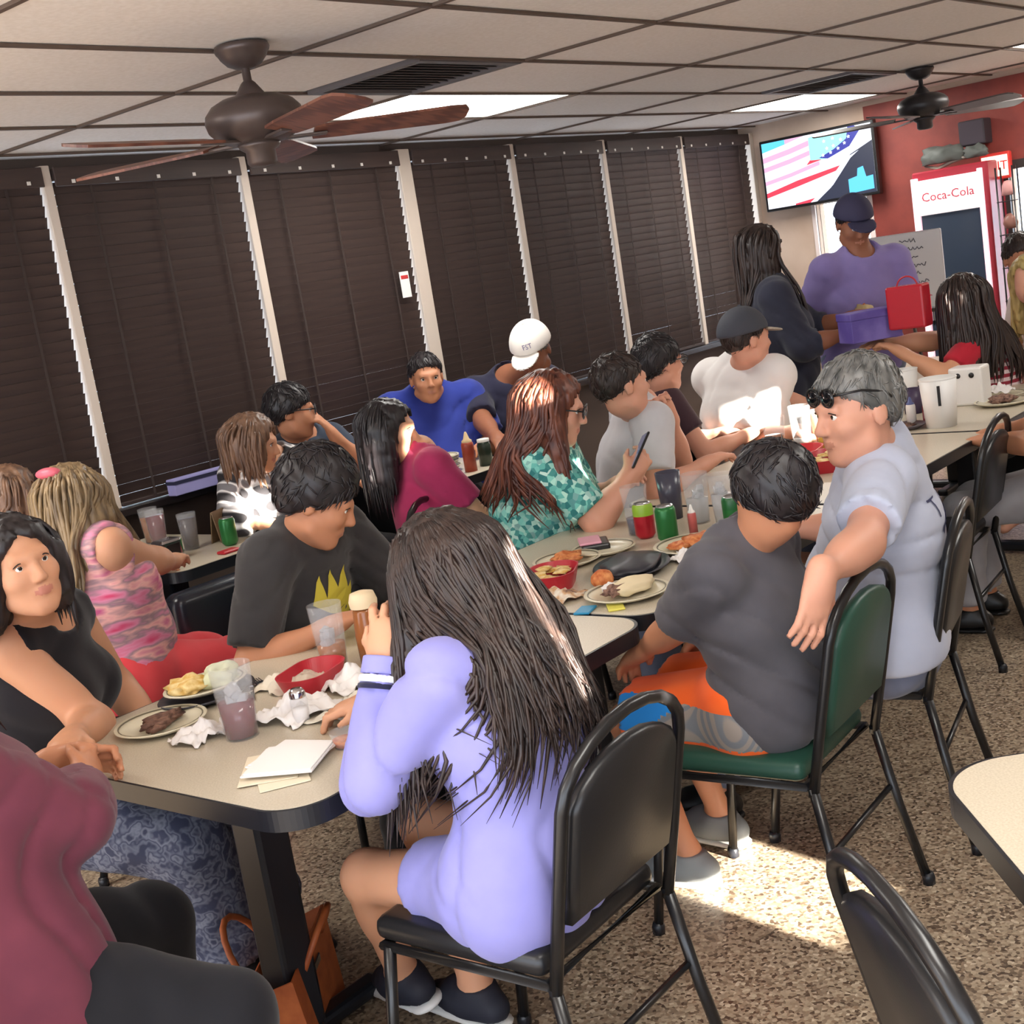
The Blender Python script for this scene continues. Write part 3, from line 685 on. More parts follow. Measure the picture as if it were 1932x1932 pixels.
        s.bodyo = d.mesh('body', s.vox, fine, [s.skin, lip or m_lip], s.root, s.o, paint=paint if face else None)
        if face: s.eyes()
        return s
    def eyes(s, brows=m_brow):
        for g in (1, -1):
            c = s.hp(.0775, g * .031, .003) - V(s.o); r = .0120 * s.hs
            bm = bmesh.new(); bmesh.ops.create_icosphere(bm, subdivisions=3, radius=r, matrix=Matrix.Translation(Vector(c)))
            fd = Vector(nrm(s.hf + s.hl * .05 * g))
            for f in bm.faces:
                f.smooth = True
                if (f.calc_center_median() - Vector(c)).normalized().dot(fd) > .88: f.material_index = 1
            bm_obj('eye', bm, [m_eye, m_iris], s.root)
            pts = [s.hp(.0915 - .10 * t * t * .6, g * (.012 + .040 * t), .024 + .008 * math.sin(t * 2.4)) - V(s.o) for t in np.linspace(0, 1, 6)]
            bm = bmesh.new(); tube(bm, [Vector(p) for p in pts], [.003, .0042, .0042, .0038, .003, .0015], 6); bm_obj('eyebrow', bm, brows, s.root, smooth=True)
            pts = [s.hp(.0935 - 18 * (t - .5) ** 2 * .0022, g * (.018 + .027 * t), .0105 + .006 * math.sin(math.pi * t) - .003) - V(s.o) for t in np.linspace(0, 1, 6)]
            bm = bmesh.new(); tube(bm, [Vector(p) for p in pts], .0016, 5); bm_obj('eyelash', bm, brows, s.root, smooth=True)
    def shirt(s, mat, sleeve=.55, g=.014, hem=-.06, neckr=.075, belly=0, name='shirt', folds=.004, flat=True, extra=None, vox=None, neck_drop=.0, paint=None):
        d = Sdf(); s.torso(d, g, belly)
        if sleeve:
            for q in 'LR':
                sl = sleeve[q] if isinstance(sleeve, dict) else sleeve
                if sl: s.armp(d, q, g + (.008 if sl <= 1 else .004), 0, sl, flat)
        else:
            for q, sg in (('L', 1), ('R', -1)): d.ell(s.S[q] + s.Ls * sg * .048, V(.056, .066, .09) * s.sc, (s.Ls, s.Fs, s.T), k=.02, op='-')
        if extra: extra(d, g)
        d.plane(s.P + s.T * hem, -s.T, .01)
        d.ell(s.N + s.T * .045 + s.Fs * (.03 + neck_drop * .5) - s.T * neck_drop * .4, (neckr + neck_drop * .3, neckr, .062 + neck_drop), (s.Fs, s.Ls, s.T), k=.01, op='-')
        o = V(s.o); rs = random.random() * 9
        def disp(X, Y, Z):
            a = 1 - np.abs(np.sin(21 * Z + 13 * (X - Y) + 2.6 * np.sin(9 * X + 7 * Z + rs) + 1.8 * np.sin(12 * Y - 6 * Z))); b2 = 1 - np.abs(np.sin(15 * (X + Y) - 17 * Z + 2.8 * np.sin(8 * Z + rs) + 1.6 * np.sin(11 * X)))
            mk = .5 + .5 * np.sin(7 * X + 5 * Y + 6 * Z + rs)
            return folds * (a ** 2.5 * 1.6 * mk + b2 ** 2.5 * 1.6 * (1 - mk))
        s.shirto = d.mesh(name, vox or s.vox * .8, [], mat if isinstance(mat, list) else [mat], s.root, s.o, disp=disp if folds else None, paint=paint); return s
    def trousers(s, mat, t1=1.93, g=.014, flare=.012, name='trousers', waist=.06, paint=None, vox=None):
        d = Sdf(); d.cone(s.hip['L'], s.hip['R'], .112 * s.sc * s.w, k=.05, g=g); d.cone(s.P - s.T * .03, s.P + s.T * waist, .114 * s.sc * s.w, .112 * s.sc * s.w, k=.04, u=s.Ls, su=1.3, g=g * .6)
        for q in 'LR': s.legp(d, q, g, 0, t1, flare)
        rs = random.random() * 9
        def disp(X, Y, Z): return .004 * (np.sin(30 * (X - Y) + 8 * np.sin(9 * Z + rs)) * .6 + np.sin(26 * Z + 6 * np.sin(13 * X + rs)) * .6)
        s.troo = d.mesh(name, vox or s.vox * .9, [], mat if isinstance(mat, list) else [mat], s.root, s.o, disp=disp, paint=paint); return s
    def shoes(s, mat, sole, which='LR', lace=None):
        for q in which:
            K, A, D = s.leg[q]; Z = V(0, 0, 1) if abs(D[2]) < .3 else nrm(np.cross(np.cross(D, V(0, 0, 1)), D)); Z = nrm(V(0, 0, 1) - D * D[2])
            if 'tilt' in s.__dict__ and q in s.tilt: Z = nrm(rot_about(Z, D, s.tilt[q]))
            sd = np.cross(Z, D); hl = A - Z * .075 - D * .045; toe = hl + D * .245
            d = Sdf(); d.cone(hl + Z * .035, hl + D * .11 + Z * .045, .038, .042, k=.03).cone(hl + D * .08 + Z * .04, toe - D * .045 + Z * .022, .040, .026, k=.03, u=sd, su=1.35)
            d.cone(A - Z * .04, A + Z * .005, .042, .043, k=.03, flat=(0, 1))
            d.plane(hl + Z * .012, -Z, .004)
            so = d.mesh('shoe', .008, [], mat, s.root, s.o)
            d = Sdf(); d.cone(hl, toe - D * .045, .041, .048, k=.01, u=Z, su=.32, ); d.mesh('sole', .007, [], sole, so, s.o)
            if lace is not None:
                for t in np.linspace(.09, .15, 4):
                    p = hl + D * t + Z * (.086 - (t - .09) * .45); pts = [p - sd * .028 - Z * .012, p, p + sd * .028 - Z * .012]
                    bm = bmesh.new(); tube(bm, [Vector(V(x) - V(s.o)) for x in pts], .003, 5); bm_obj('lace', bm, lace, so, smooth=True)
    # ---- hair
    def tufts(s, mat, n, t):
        if not n: return
        rg = np.random.default_rng(int(abs(s.o[0]) * 1000)); tm = s.hairo.data; P = tm.polygons; bm = bmesh.new(); k = len(P)
        for _ in range(n):
            p = P[int(rg.integers(k))]; c = V(p.center); nn = V(p.normal); r = (c + V(s.o) - s.H)
            if r @ s.hu < -.05: continue
            fl = -s.hu * .9 - s.hf * .35 + s.hf * (.9 if r @ s.hu > .07 else 0) + rg.normal(0, .35, 3); fl = nrm(fl - nn * (fl @ nn)); L = rg.uniform(.025, .05); rr = rg.uniform(.0016, .003)
            pts = [c - nn * .004 - fl * L * .4, c + nn * .0015 - fl * L * .1, c + nn * .0025 + fl * L * .3, c + nn * .001 + fl * L * .65]
            tube(bm, [Vector(q) for q in pts], [rr * .6, rr, rr * .8, rr * .15], 5)
        bm_obj('hair_tuft', bm, mat, s.hairo, smooth=True)
    def hair_short(s, mat, t=.014, slope=.62, off=.0, top=.0, name='hair', beard=None, tuft=420):
        d = Sdf(); A = (s.hf, s.hl, s.hu); h = s.hs
        d.ell(s.hp(-.014, 0, .030 + top * .4), V(.098 + t * .8, .078 + t * .7, .090 + t + top) * h, A)
        d.plane(s.hp(0, 0, off), s.hf * slope - s.hu, .012)
        d.plane(s.hp(.094, 0, 0), s.hf, .01)
        def disp(X, Y, Z): return .0035 * np.sin(110 * X + 40 * Z) * np.sin(95 * Y - 60 * Z + 30 * X)
        s.hairo = d.mesh(name, .0085, [], mat, s.root, s.o, disp=disp); s.tufts(mat, tuft, t)
        if beard is not None:
            d = Sdf(); d.ell(s.hp(.030, 0, -.046), V(.070, .063, .080) * h, A); d.plane(s.hp(0, 0, -.045), s.hu, .01); d.plane(s.hp(.0, 0, 0), -s.hf, .01); d.mesh('beard', .009, [], beard, s.root, s.o)
        return s
    def off_body(s, q, m=.02, away=None):
        """push a hair point out of the clothed torso and shoulders"""
        away = -s.Fs if away is None else away; q = V(q); caps = ((s.P - s.T * .05, s.C, .132 * s.sc * s.w, 1.30), (s.C, s.P + s.T * .43 * s.sc, .134 * s.sc * s.w, 1.34), (s.S['L'], s.S['R'], .072 * s.sc * s.w, 1.0))
        for it_ in range(24):
            worst = 0.0
            for a, b, r, su in caps:
                ba = b - a; t = min(1, max(0, (q - a) @ ba / (ba @ ba))); v = q - a - ba * t; l = v @ s.Ls; e2 = v @ v - l * l * (1 - 1 / su ** 2); R = r * (1 - .25 * t if su > 1 else 1) + m
                worst = max(worst, R - math.sqrt(max(e2, 0)))
            if worst <= .001: break
            q = q + away * max(worst * .6, .003)
        return q
    def hair_long(s, mat, length=.30, vol=.022, front=.05, spread=.0, strands=60, seed=1, wave=.012, part=0, back=0.06, sr=.006, droop=None, name='hair', fcut=1.0, lenvar=.12):
        h = s.hs; A = (s.hf, s.hl, s.hu); dn = V(0, 0, -1) if droop is None else nrm(droop); d = Sdf()
        d.ell(s.hp(-.016, 0, .032), V(.098 + vol * .7, .078 + vol, .090 + vol * .6) * h, A)
        d.plane(s.hp(.086, 0, 0), s.hf, .01)
        d.ell(s.hp(.10, 0, -.045), V(.085 * fcut, .066 * (.4 + .6 * fcut), .115) * h, A, k=.012, op='-')
        for a in np.linspace(-1, 1, 9):
            ang = a * 2.05 / (.3 + .7 * fcut); f, l = -math.cos(ang), math.sin(ang)
            st = s.hp(-.016 + f * .075, l * .078, .0); ln = length * (.86 + .14 * math.cos(a * 1.3))
            en = st + dn * ln * h + (s.hf * f * (spread + .02) + s.hl * l * (spread + .015))
            pv = st; r0 = .034 * h + vol * .3; r1 = .020 * h
            for i in range(1, 5):
                nx = s.off_body(st + (en - st) * i / 4, -.022, s.Fs if f > .35 else None); d.cone(pv, nx, r0 + (r1 - r0) * (i - 1) / 4, r0 + (r1 - r0) * i / 4, k=.03); pv = nx
        rs = seed * 1.7
        cx, cy = s.H[0], s.H[1]
        def disp(X, Y, Z):
            th = np.arctan2(Y - cy, X - cx); return .0045 * np.sin(34 * th + 3 * np.sin(14 * Z + rs)) + .003 * np.sin(61 * th - 9 * Z + rs)
        s.hairo = d.mesh(name, .0095, [], mat, s.root, s.o, disp=disp)
        if strands:
            rg = np.random.default_rng(seed); bm = bmesh.new()
            for _ in range(strands):
                a = rg.uniform(-1, 1) * 2.15 / (.3 + .7 * fcut); f, l = -math.cos(a), math.sin(a); e0 = rg.uniform(.2, 1.25)
                root = s.hp(-.016 + f * (.098 + vol * .8) * math.cos(e0), l * (.078 + vol) * math.cos(e0), .032 + (.090 + vol * .55) * math.sin(e0))
                p = [V(root)]; out = s.hf * f + s.hl * l; ph = rg.uniform(0, 6); jit = rg.uniform(-1, 1); ln = length * rg.uniform(.92 - lenvar, 1.02 + lenvar * .4) + .09 * math.sin(e0); n = 11
                edge = s.hp(-.016 + f * (.112 + vol * .7), l * (.092 + vol * .9), -.005)
                for i in range(1, n + 1):
                    t = i / n
                    if t < .35: q = root + (edge - root) * (t / .35) + out * .022 * math.sin(t / .35 * math.pi) + s.hu * .012 * math.sin(t / .35 * math.pi)
                    else:
                        tt = (t - .35) / .65; q = edge + dn * ln * tt * h + out * (spread * tt + .004) + (s.hl * f - s.hf * l) * wave * math.sin(ph + tt * 8.5) + out * wave * .6 * math.cos(ph + tt * 7)
                    p.append(s.off_body(q, .030 + .010 * jit, s.Fs if f > .35 else None) if t > .35 else q)
                for _k in range(2): p = [p[0]] + [(p[i - 1] + 2 * p[i] + p[i + 1]) / 4 for i in range(1, len(p) - 1)] + [p[-1]]
                r = sr * rg.uniform(.7, 1.2); tube(bm, [Vector(x - V(s.o)) for x in p], [r * .5] + [r] * (n - 2) + [r * .6, r * .12], 5)
            bm_obj('hair_strand', bm, mat, s.hairo, smooth=True)
        return s
    def cap(s, mat, brim=None, t=.016, back=False):
        d = Sdf(); A = (s.hf, s.hl, s.hu); h = s.hs
        d.ell(s.hp(-.012, 0, .034), V(.100 + t, .081 + t, .098 + t) * h, A); d.plane(s.hp(0, 0, .036), -s.hu + s.hf * .10, .006); c = d.mesh('cap', .008, [], mat, s.root, s.o)
        sg = -1 if back else 1
        d = Sdf(); d.ell(s.hp(sg * .098, 0, .034), V(.082, .072, .008) * h, (nrm(s.hf - s.hu * .22 * sg), s.hl, nrm(s.hu + s.hf * .22 * sg)), k=0); d.plane(s.hp(sg * .075, 0, 0), -s.hf * sg, .004); d.mesh('brim', .006, [], brim or mat, c, s.o)
        d = Sdf(); d.ell(s.hp(-.012, 0, .034 + .098 + t), V(.01, .01, .006) * h, A); d.mesh('button', .004, [], mat, c, s.o)
        return c
    def glasses(s, frame, lens, raise_=0.0, fwd=0.0, tilt=0):
        root = None
        for g in (1, -1):
            c = s.hp(.108 + fwd, g * .032, .003 + raise_); d = Sdf(); d.ell(c, V(.006, .028, .021) * s.hs, (s.hf, s.hl, s.hu)); o = d.mesh('sunglasses' if raise_ else 'glasses', .005, [], lens, s.root, s.o) if root is None else d.mesh('lens', .005, [], lens, root, s.o)
            if root is None: root = o
        bm = bmesh.new()
        tube(bm, [Vector(s.hp(.112 + fwd, .012, .007 + raise_) - V(s.o)), Vector(s.hp(.112 + fwd, -.012, .007 + raise_) - V(s.o))], .003, 6)
        for g in (1, -1):
            pts = [s.hp(.106 + fwd, g * .058, .008 + raise_), s.hp(.08, g * .076, .010 + raise_), s.hp(.03, g * .084, .010 + raise_), s.hp(-.03, g * .086, .004 + raise_ * .8), s.hp(-.045, g * .084, -.012 + raise_ * .8)]
            tube(bm, [Vector(p - V(s.o)) for p in pts], .003, 6)
            ring = [s.hp(.110 + fwd, g * .032 + .029 * math.cos(a), .003 + raise_ + .022 * math.sin(a)) for a in np.linspace(0, 2 * math.pi, 17)[:-1]]
            tube(bm, [Vector(p - V(s.o)) for p in ring], .0022, 6, closed=True)
        bm_obj('frame', bm, frame, root, smooth=True)
def frame_of(v):
    a = nrm(v); b = nrm(np.cross(a, V(0, 0, 1) if abs(a[2]) < .9 else V(1, 0, 0))); return (a, b, np.cross(a, b))
def decal(name, me, mat, parent, origin, target, o, xdir, ydir, lift=.0025, subdiv=2):
    """lay a flat mesh (print) onto a garment by projecting each vertex along -normal"""
    bm = bmesh.new(); bm.from_mesh(me); bmesh.ops.triangulate(bm, faces=bm.faces[:])
    bmesh.ops.subdivide_edges(bm, edges=[e for e in bm.edges if e.calc_length() > .02], cuts=subdiv, use_grid_fill=False)
    X, Y = Vector(xdir).normalized(), Vector(ydir).normalized(); Zn = X.cross(Y); tm = target.data
    bvh = BVHTree.FromPolygons([v.co.copy() for v in tm.vertices], [tuple(p.vertices) for p in tm.polygons])
    for v in bm.verts:
        p = Vector(origin) + X * v.co.x + Y * v.co.y + Zn * .3
        loc, nr, _, _ = bvh.ray_cast(p - Vector(o), -Zn, .8)
        v.co = (loc + nr * lift) if loc is not None else (p - Vector(o) - Zn * .3)
    m2 = bpy.data.meshes.new(name); bm.to_mesh(m2); bm.free(); return addmesh(name, m2, mat, parent)

# ---------------------------------------------------------------- garments
def cloth(name, rgb, rgb2=None, **k): return M(name, rgb, 0.85, sheen=0.15, spec=0.2, **({'tex': 'noise', 'stops': [(.3, rgb), (.7, rgb2)], 'scale': 8} if rgb2 else {}), **k)
c_lilac = cloth('lilac jersey', (136, 134, 198), (146, 144, 206)); c_white = cloth('white cotton', (226, 222, 220)); c_cuffw = cloth('cuff white', (230, 230, 240)); c_navy = cloth('navy cloth', (34, 34, 60))
c_paleblue = cloth('pale blue grey jersey', (172, 178, 198), (184, 190, 208)); c_denim = cloth('faded denim', (104, 112, 136), (112, 120, 144)); c_char = cloth('charcoal jersey', (78, 76, 82), (90, 88, 94))
c_black = cloth('black knit', (30, 28, 32)); c_mar = cloth('maroon knit', (92, 44, 58), (108, 52, 66)); c_blk2 = cloth('black trousers', (26, 26, 30)); c_dkgrey = cloth('dark print tee', (52, 50, 52), (62, 60, 60))
c_pink = M('pink abstract print', rough=.85, tex='noise', scale=9, stops=[(.30, (206, 70, 108)), (.42, (214, 132, 160)), (.50, (150, 120, 128)), (.58, (226, 166, 160)), (.70, (190, 88, 130))], stretch=(.6, .6, 2.2), detail=3)
c_coral = cloth('coral red trousers', (216, 66, 74), (226, 80, 84)); c_teal = M('teal leaf print', rough=.85, tex='voronoi', scale=58, stops=[(.15, (44, 116, 116)), (.4, (108, 190, 178)), (.6, (178, 224, 208)), (.8, (70, 140, 140)), (1, (200, 232, 220))])
c_grey = cloth('light grey jersey', (186, 184, 188), (198, 196, 200)); c_blue = cloth('royal blue polo', (44, 58, 140), (52, 66, 152)); c_crim = cloth('crimson satin', (150, 40, 80), (168, 50, 92))
c_plaid = M('black and white plaid', rough=.85, tex='plaid', scale=4.5, stops=[(.30, (38, 36, 40)), (.42, (150, 148, 150)), (.58, (238, 236, 236)), (.75, (120, 118, 122))])
c_dblue = cloth('dark slate shirt', (52, 62, 78)); c_dnavy = cloth('dark navy shirt', (44, 44, 64)); c_purp = cloth('lavender tee', (132, 118, 172), (142, 128, 182)); c_stripe = M('red and white stripes', rough=.85, tex='bands_z', scale=9.0, amount=0.4, stops=[(.42, (150, 44, 62)), (.56, (226, 206, 208))])
c_pat = M('blue grey scroll print', rough=.85, tex='noise', scale=26, stops=[(.38, (58, 62, 84)), (.46, (110, 114, 130)), (.52, (64, 68, 90)), (.58, (124, 128, 142)), (.66, (60, 64, 86))], detail=2)
c_red = cloth('red cloth', (176, 36, 52)); c_cream = cloth('cream top', (206, 190, 182), (222, 210, 204)); c_plum = cloth('dark plum top', (66, 48, 56)); c_gp = cloth('grey trousers', (148, 146, 150), (166, 164, 168))
m_rub = M('white rubber sole', (228, 226, 222), .5); m_shoeb = M('navy canvas shoe', (32, 34, 46), .7); m_blksh = M('black shoe', (24, 23, 24), .4); m_lace = M('grey lace', (180, 182, 190), .7); m_shoeg = M('grey trainer', (120, 124, 126), .6)
c_orange = cloth('orange shorts', (242, 96, 34), (248, 108, 44)); c_blu2 = cloth('bright blue panel', (36, 136, 220)); c_mesh = M('grey striped panel', rough=.8, tex='bands', scale=34, amount=0, stops=[(.35, (120, 124, 130)), (.65, (150, 140, 132))])

# 1 lilac, long wavy hair, elbow on the near table, hand in hair
g = Person(1.745, 1.57, 94, 'person in a lilac long-sleeved dress with long wavy dark hair, elbow on table', sc=.90, lean=3, side=-2, hunch=.05, head=(104, -24, 4), hc=(1.795, 1.715, 1.10), skin=SK_TAN, vox=.012, fine=.007, female=True,
           arms={'L': dict(w=(1.650, 1.765, .965), e=(1.50, 2.0, .55), d=(.28, -.02, .95), p=(.80, .30, -.1), curl=40, thumb=-1, spread=2), 'R': dict(w=(1.84, 2.02, .80), e=(2.2, 1.7, .6), p=(0, 0, -1))},
           legs={'L': dict(a=(1.87, 2.13, .13), k=(1.55, 2.4, .8), d=(.30, .93, -.16)), 'R': dict(a=(1.93, 1.96, .10), k=(1.95, 2.4, .7), d=(.15, .97, -.05))}, legsc=1.12)
g.body(hands='LR', face=False)
def _dress(d, gg):
    for q in 'LR': g.legp(d, q, .020, 0, .52, .004)
    d.cone(g.hip['L'], g.hip['R'], .115 * .92, k=.05, g=.022)
g.shirt(c_lilac, sleeve=1.93, g=.016, hem=-.35, neckr=.07, folds=.011, name='dress', extra=_dress, vox=.009)
for q in 'LR':
    E_, W_ = g.arm[q]; dr = nrm(W_ - E_)
    for a0, a1, rr, mm, nm in ((-.018, .016, .0455, c_lilac, 'cuff'), (-.034, -.020, .0485, c_cuffw, 'cuff_stripe'), (-.046, -.036, .0490, c_navy, 'cuff_stripe')):
        d = Sdf(); d.cone(W_ + dr * a0, W_ + dr * a1, rr, rr * .97, flat=(1, 1)); d.mesh(nm, .005, [], mm, g.root, g.o)
g.hair_long(H_BROWN, length=.37, vol=.028, spread=.055, strands=640, seed=3, wave=.034, sr=.0042, droop=(-.20, -.03, -1), lenvar=.34)
g.tilt = {'L': -18, 'R': 0}; g.shoes(m_shoeb, m_rub, lace=m_lace)

# 2 boy, dark hair, charcoal tee, orange shorts
b = Person(2.675, 1.56, 92, 'boy with dark hair in a charcoal T-shirt and orange and blue shorts', sc=.80, lean=-2, side=9, hunch=.02, head=(100, -4, 0), hc=(2.59, 1.435, 1.065), skin=SK_WARM, vox=.012, fine=.008,
           arms={'L': dict(w=(2.62, 1.90, .64), e=(2.40, 1.45, .50), p=(0, 0, -1)), 'R': dict(w=(2.88, 1.86, .62), e=(3.0, 1.5, .5))},
           legs={'L': dict(a=(2.68, 1.86, .09), k=(2.64, 2.4, .8), d=(-.1, 1, 0)), 'R': dict(a=(2.92, 1.90, .09), k=(2.84, 2.3, .7), d=(.1, 1, 0))}, wide=1.08, legsc=1.2)
b.body(face=False); b.shirt(c_char, sleeve=.85, g=.022, hem=-.055, neckr=.056, folds=.006, vox=.009, extra=lambda d, gg: (d.cone(b.hip['L'] - b.F * .065 + V(0, 0, .03), b.hip['R'] - b.F * .065 + V(0, 0, .03), .085, k=.05, g=.036), d.cone(b.P - b.F * .02, b.C, .092, .095, k=.04, g=.026, u=b.Ls, su=1.28)))
def _shp(c):
    P, F, L = b.P, b.F, b.Lh; r = c - P; l = r @ L; f = r @ F; z = r[:, 2]; out = np.zeros(len(c), int)
    m = l > .09; out[m & (z < .028) & (z > -.062)] = 1; out[m & (z < .028) & (z > -.062) & (f < .20 - 1.6 * z)] = 2
    return out
b.trousers([c_orange, c_blu2, c_mesh], t1=.86, g=.034, flare=.026, name='shorts', paint=_shp, vox=.009); b.hair_short(H_BLACK, t=.020, off=-.040, top=.006); b.shoes(m_shoeg, m_rub, lace=m_lace)

# 3 man with sunglasses on his forehead, arm over the boy's chair
m = Person(3.20, 1.48, 108, 'grey-haired man in a pale blue T-shirt with sunglasses pushed onto his forehead', sc=1.02, wide=1.08, lean=-4, side=8, twist=6, head=(146, -2, 2), hc=(2.995, 1.40, 1.185), skin=SK_FAIR, vox=.012, fine=.0065,
           arms={'L': dict(w=(2.455, 1.27, .925), e=(2.86, 1.05, .55), d=(-.42, .10, -.90), p=(.35, .92, -.1), curl=18, thumb=-1), 'R': dict(w=(3.35, 1.85, .80), e=(3.6, 1.5, .6))},
           legs={'L': dict(a=(3.05, 2.0, .09), k=(3.0, 2.2, .8)), 'R': dict(a=(3.35, 2.0, .09), k=(3.35, 2.2, .8))})
m.body(lip=m_lipm); m.shirt(c_paleblue, sleeve=.72, g=.020, hem=-.012, belly=1.0, folds=.006, vox=.009, extra=lambda d, gg: d.cone(m.hip['L'], m.hip['R'], .112, k=.05, g=.034)); m.trousers(c_denim, t1=1.9, waist=-.01)
d = Sdf(); d.cone(m.P - m.T * .040, m.P - m.T * .008, .132 * 1.08, k=.01, u=m.Ls, su=1.30, flat=(1, 1)); d.mesh('belt', .008, [], c_navy, m.root, m.o)
m.hair_short(H_GREY, t=.012, slope=.70, off=.004, top=.006); m.glasses(m_black, M('dark lens', (18, 20, 24), .06, spec=.8), raise_=.046, fwd=-.017); m.shoes(m_blksh, m_blksh)
_bk = m.P + m.T * .36 - m.Fs * .2
for _ch, _dx in (('T', -.075), ('J', .01), ('N', .065)): decal('back_letter', text_mesh(_ch, .075), M('navy print', (58, 62, 96), .8), m.shirto, _bk + m.T * .02 + np.cross(m.T, -m.Fs) * _dx, m.shirto, m.o, np.cross(m.T, -m.Fs), m.T)
_bm = bmesh.new()
for pts in ([(-.07, -.06), (.06, -.03), (.055, -.05), (-.06, -.085)], [(-.02, -.10), (.05, -.07), (.04, -.12), (0, -.13)], [(-.03, -.14), (-.005, -.14), (.03, -.21), (.0, -.22)], [(.03, -.14), (.06, -.13), (.05, -.22), (.035, -.24)], [(-.02, -.24), (.03, -.25), (.02, -.30), (-.01, -.29)]):
    _bm.faces.new([_bm.verts.new((x, y, 0)) for x, y in pts])
_me = bpy.data.meshes.new('emblem'); _bm.to_mesh(_me); _bm.free()
decal('back_emblem', _me, MATS['navy print'], m.shirto, _bk + m.T * .03, m.shirto, m.o, np.cross(m.T, -m.Fs), m.T, subdiv=3)

# 4 teenager, dark tee with yellow print
t4 = Person(2.42, 3.02, 280, 'teenager with black hair in a dark T-shirt with a yellow print, looking down', sc=1.0, lean=20, hunch=.03, head=(312, -28, 0), hc=(2.42, 2.74, 1.115), skin=SK_WARM, vox=.014, fine=.0068,
            arms={'R': dict(w=(2.28, 2.62, .80), e=(2.05, 2.9, .65), p=(0, 0, -1)), 'L': dict(w=(2.62, 2.60, .80), e=(2.9, 2.95, .6), p=(0, 0, -1))})
t4.body(lip=m_lipm); t4.shirt(c_dkgrey, sleeve=.85, g=.022, folds=.006, vox=.011); t4.trousers(c_blk2); t4.hair_short(H_BLACK, t=.026, off=-.014, slope=.62, top=.014); t4.shoes(m_blksh, m_blksh)
_bm = bmesh.new()
for pts in ([(-.09, -.03), (-.06, .05), (-.04, -.02), (-.02, .06), (.01, .0), (.05, .055), (.07, -.02), (.10, -.01), (.09, -.10), (-.02, -.07)], [(.02, -.07), (.09, -.05), (.10, -.12), (.03, -.13)]): _bm.faces.new([_bm.verts.new((x, y, 0)) for x, y in pts])
_me = bpy.data.meshes.new('print'); _bm.to_mesh(_me); _bm.free()
decal('chest_print', _me, M('yellow print', (206, 190, 66), .8), t4.shirto, t4.C + t4.T * .06 + t4.Fs * .2, t4.shirto, t4.o, t4.Ls, t4.T, subdiv=3)

# 5 woman in black sleeveless top
w5 = Person(1.60, 3.00, 300, 'woman in a black sleeveless top with dark hair, looking towards the camera', sc=.95, wide=1.08, lean=10, twist=0, head=(262, 6, 8), hc=(1.525, 2.755, 1.175), skin=SK_TAN, vox=.012, fine=.006, female=True,
            arms={'R': dict(w=(1.47, 2.60, .80), e=(1.75, 2.62, .50), p=(0, 0, -1)), 'L': dict(w=(1.86, 2.86, .62), e=(2.0, 3.1, .5), p=(0, 0, -1))},
            legs={'L': dict(a=(1.98, 2.74, .09), k=(1.9, 2.4, .8), d=(.2, -1, 0)), 'R': dict(a=(1.80, 2.62, .09), k=(1.7, 2.3, .8), d=(.15, -1, 0))})
w5.body(); w5.shirt(c_black, sleeve=0, g=.014, neckr=.08, neck_drop=.025, folds=.003, vox=.009); w5.trousers(c_pat, t1=1.85, g=.03, flare=.045); w5.hair_long(H_BLACK, length=.13, vol=.016, strands=110, seed=5, wave=.005, sr=.005, fcut=1.25); w5.shoes(m_blksh, m_blksh)
# 6 person in maroon at the table end
w6 = Person(1.045, 2.24, -18, 'person in a maroon cardigan and black trousers with clasped hands on the table corner', sc=.98, wide=1.18, lean=-6, side=8, head=(0, 0, 0), skin=SK_WARM, vox=.013, fine=.007, female=True,
            arms={'L': dict(w=(1.36, 2.47, .81), e=(1.2, 2.75, .6), d=(.75, -.62, -.12), p=(-.45, -.6, -.4), curl=42, thumb=1), 'R': dict(w=(1.32, 2.33, .80), e=(1.25, 1.8, .55), d=(.75, .62, .05), p=(-.3, .75, -.2), curl=46, thumb=-1)},
            legs={'L': dict(a=(1.42, 2.36, .09), k=(1.6, 2.4, .9)), 'R': dict(a=(1.24, 1.93, .09), k=(1.40, 1.75, .8), d=(.5, -.8, 0))}, legsc=.87)
w6.body(face=True); w6.trousers(c_blk2, g=.016, flare=.012)
def _card(d, gg):
    d.cone(w6.P - w6.Lh * .10 + V(0, 0, .05), w6.P - w6.Lh * .20 + w6.F * .03 - V(0, 0, .40), .12, .13, k=.06, u=w6.F, su=1.15, flat=(0, 1))
    d.cone(w6.C, w6.P, .13, .16, k=.05, g=gg, u=w6.Ls, su=1.25)
w6.shirt(c_mar, sleeve=1.72, g=.020, hem=-.45, neckr=.08, folds=.008, name='cardigan', extra=_card, vox=.011); w6.hair_long(H_BROWN, length=.2, strands=30, seed=8); w6.shoes(m_blksh, m_blksh)
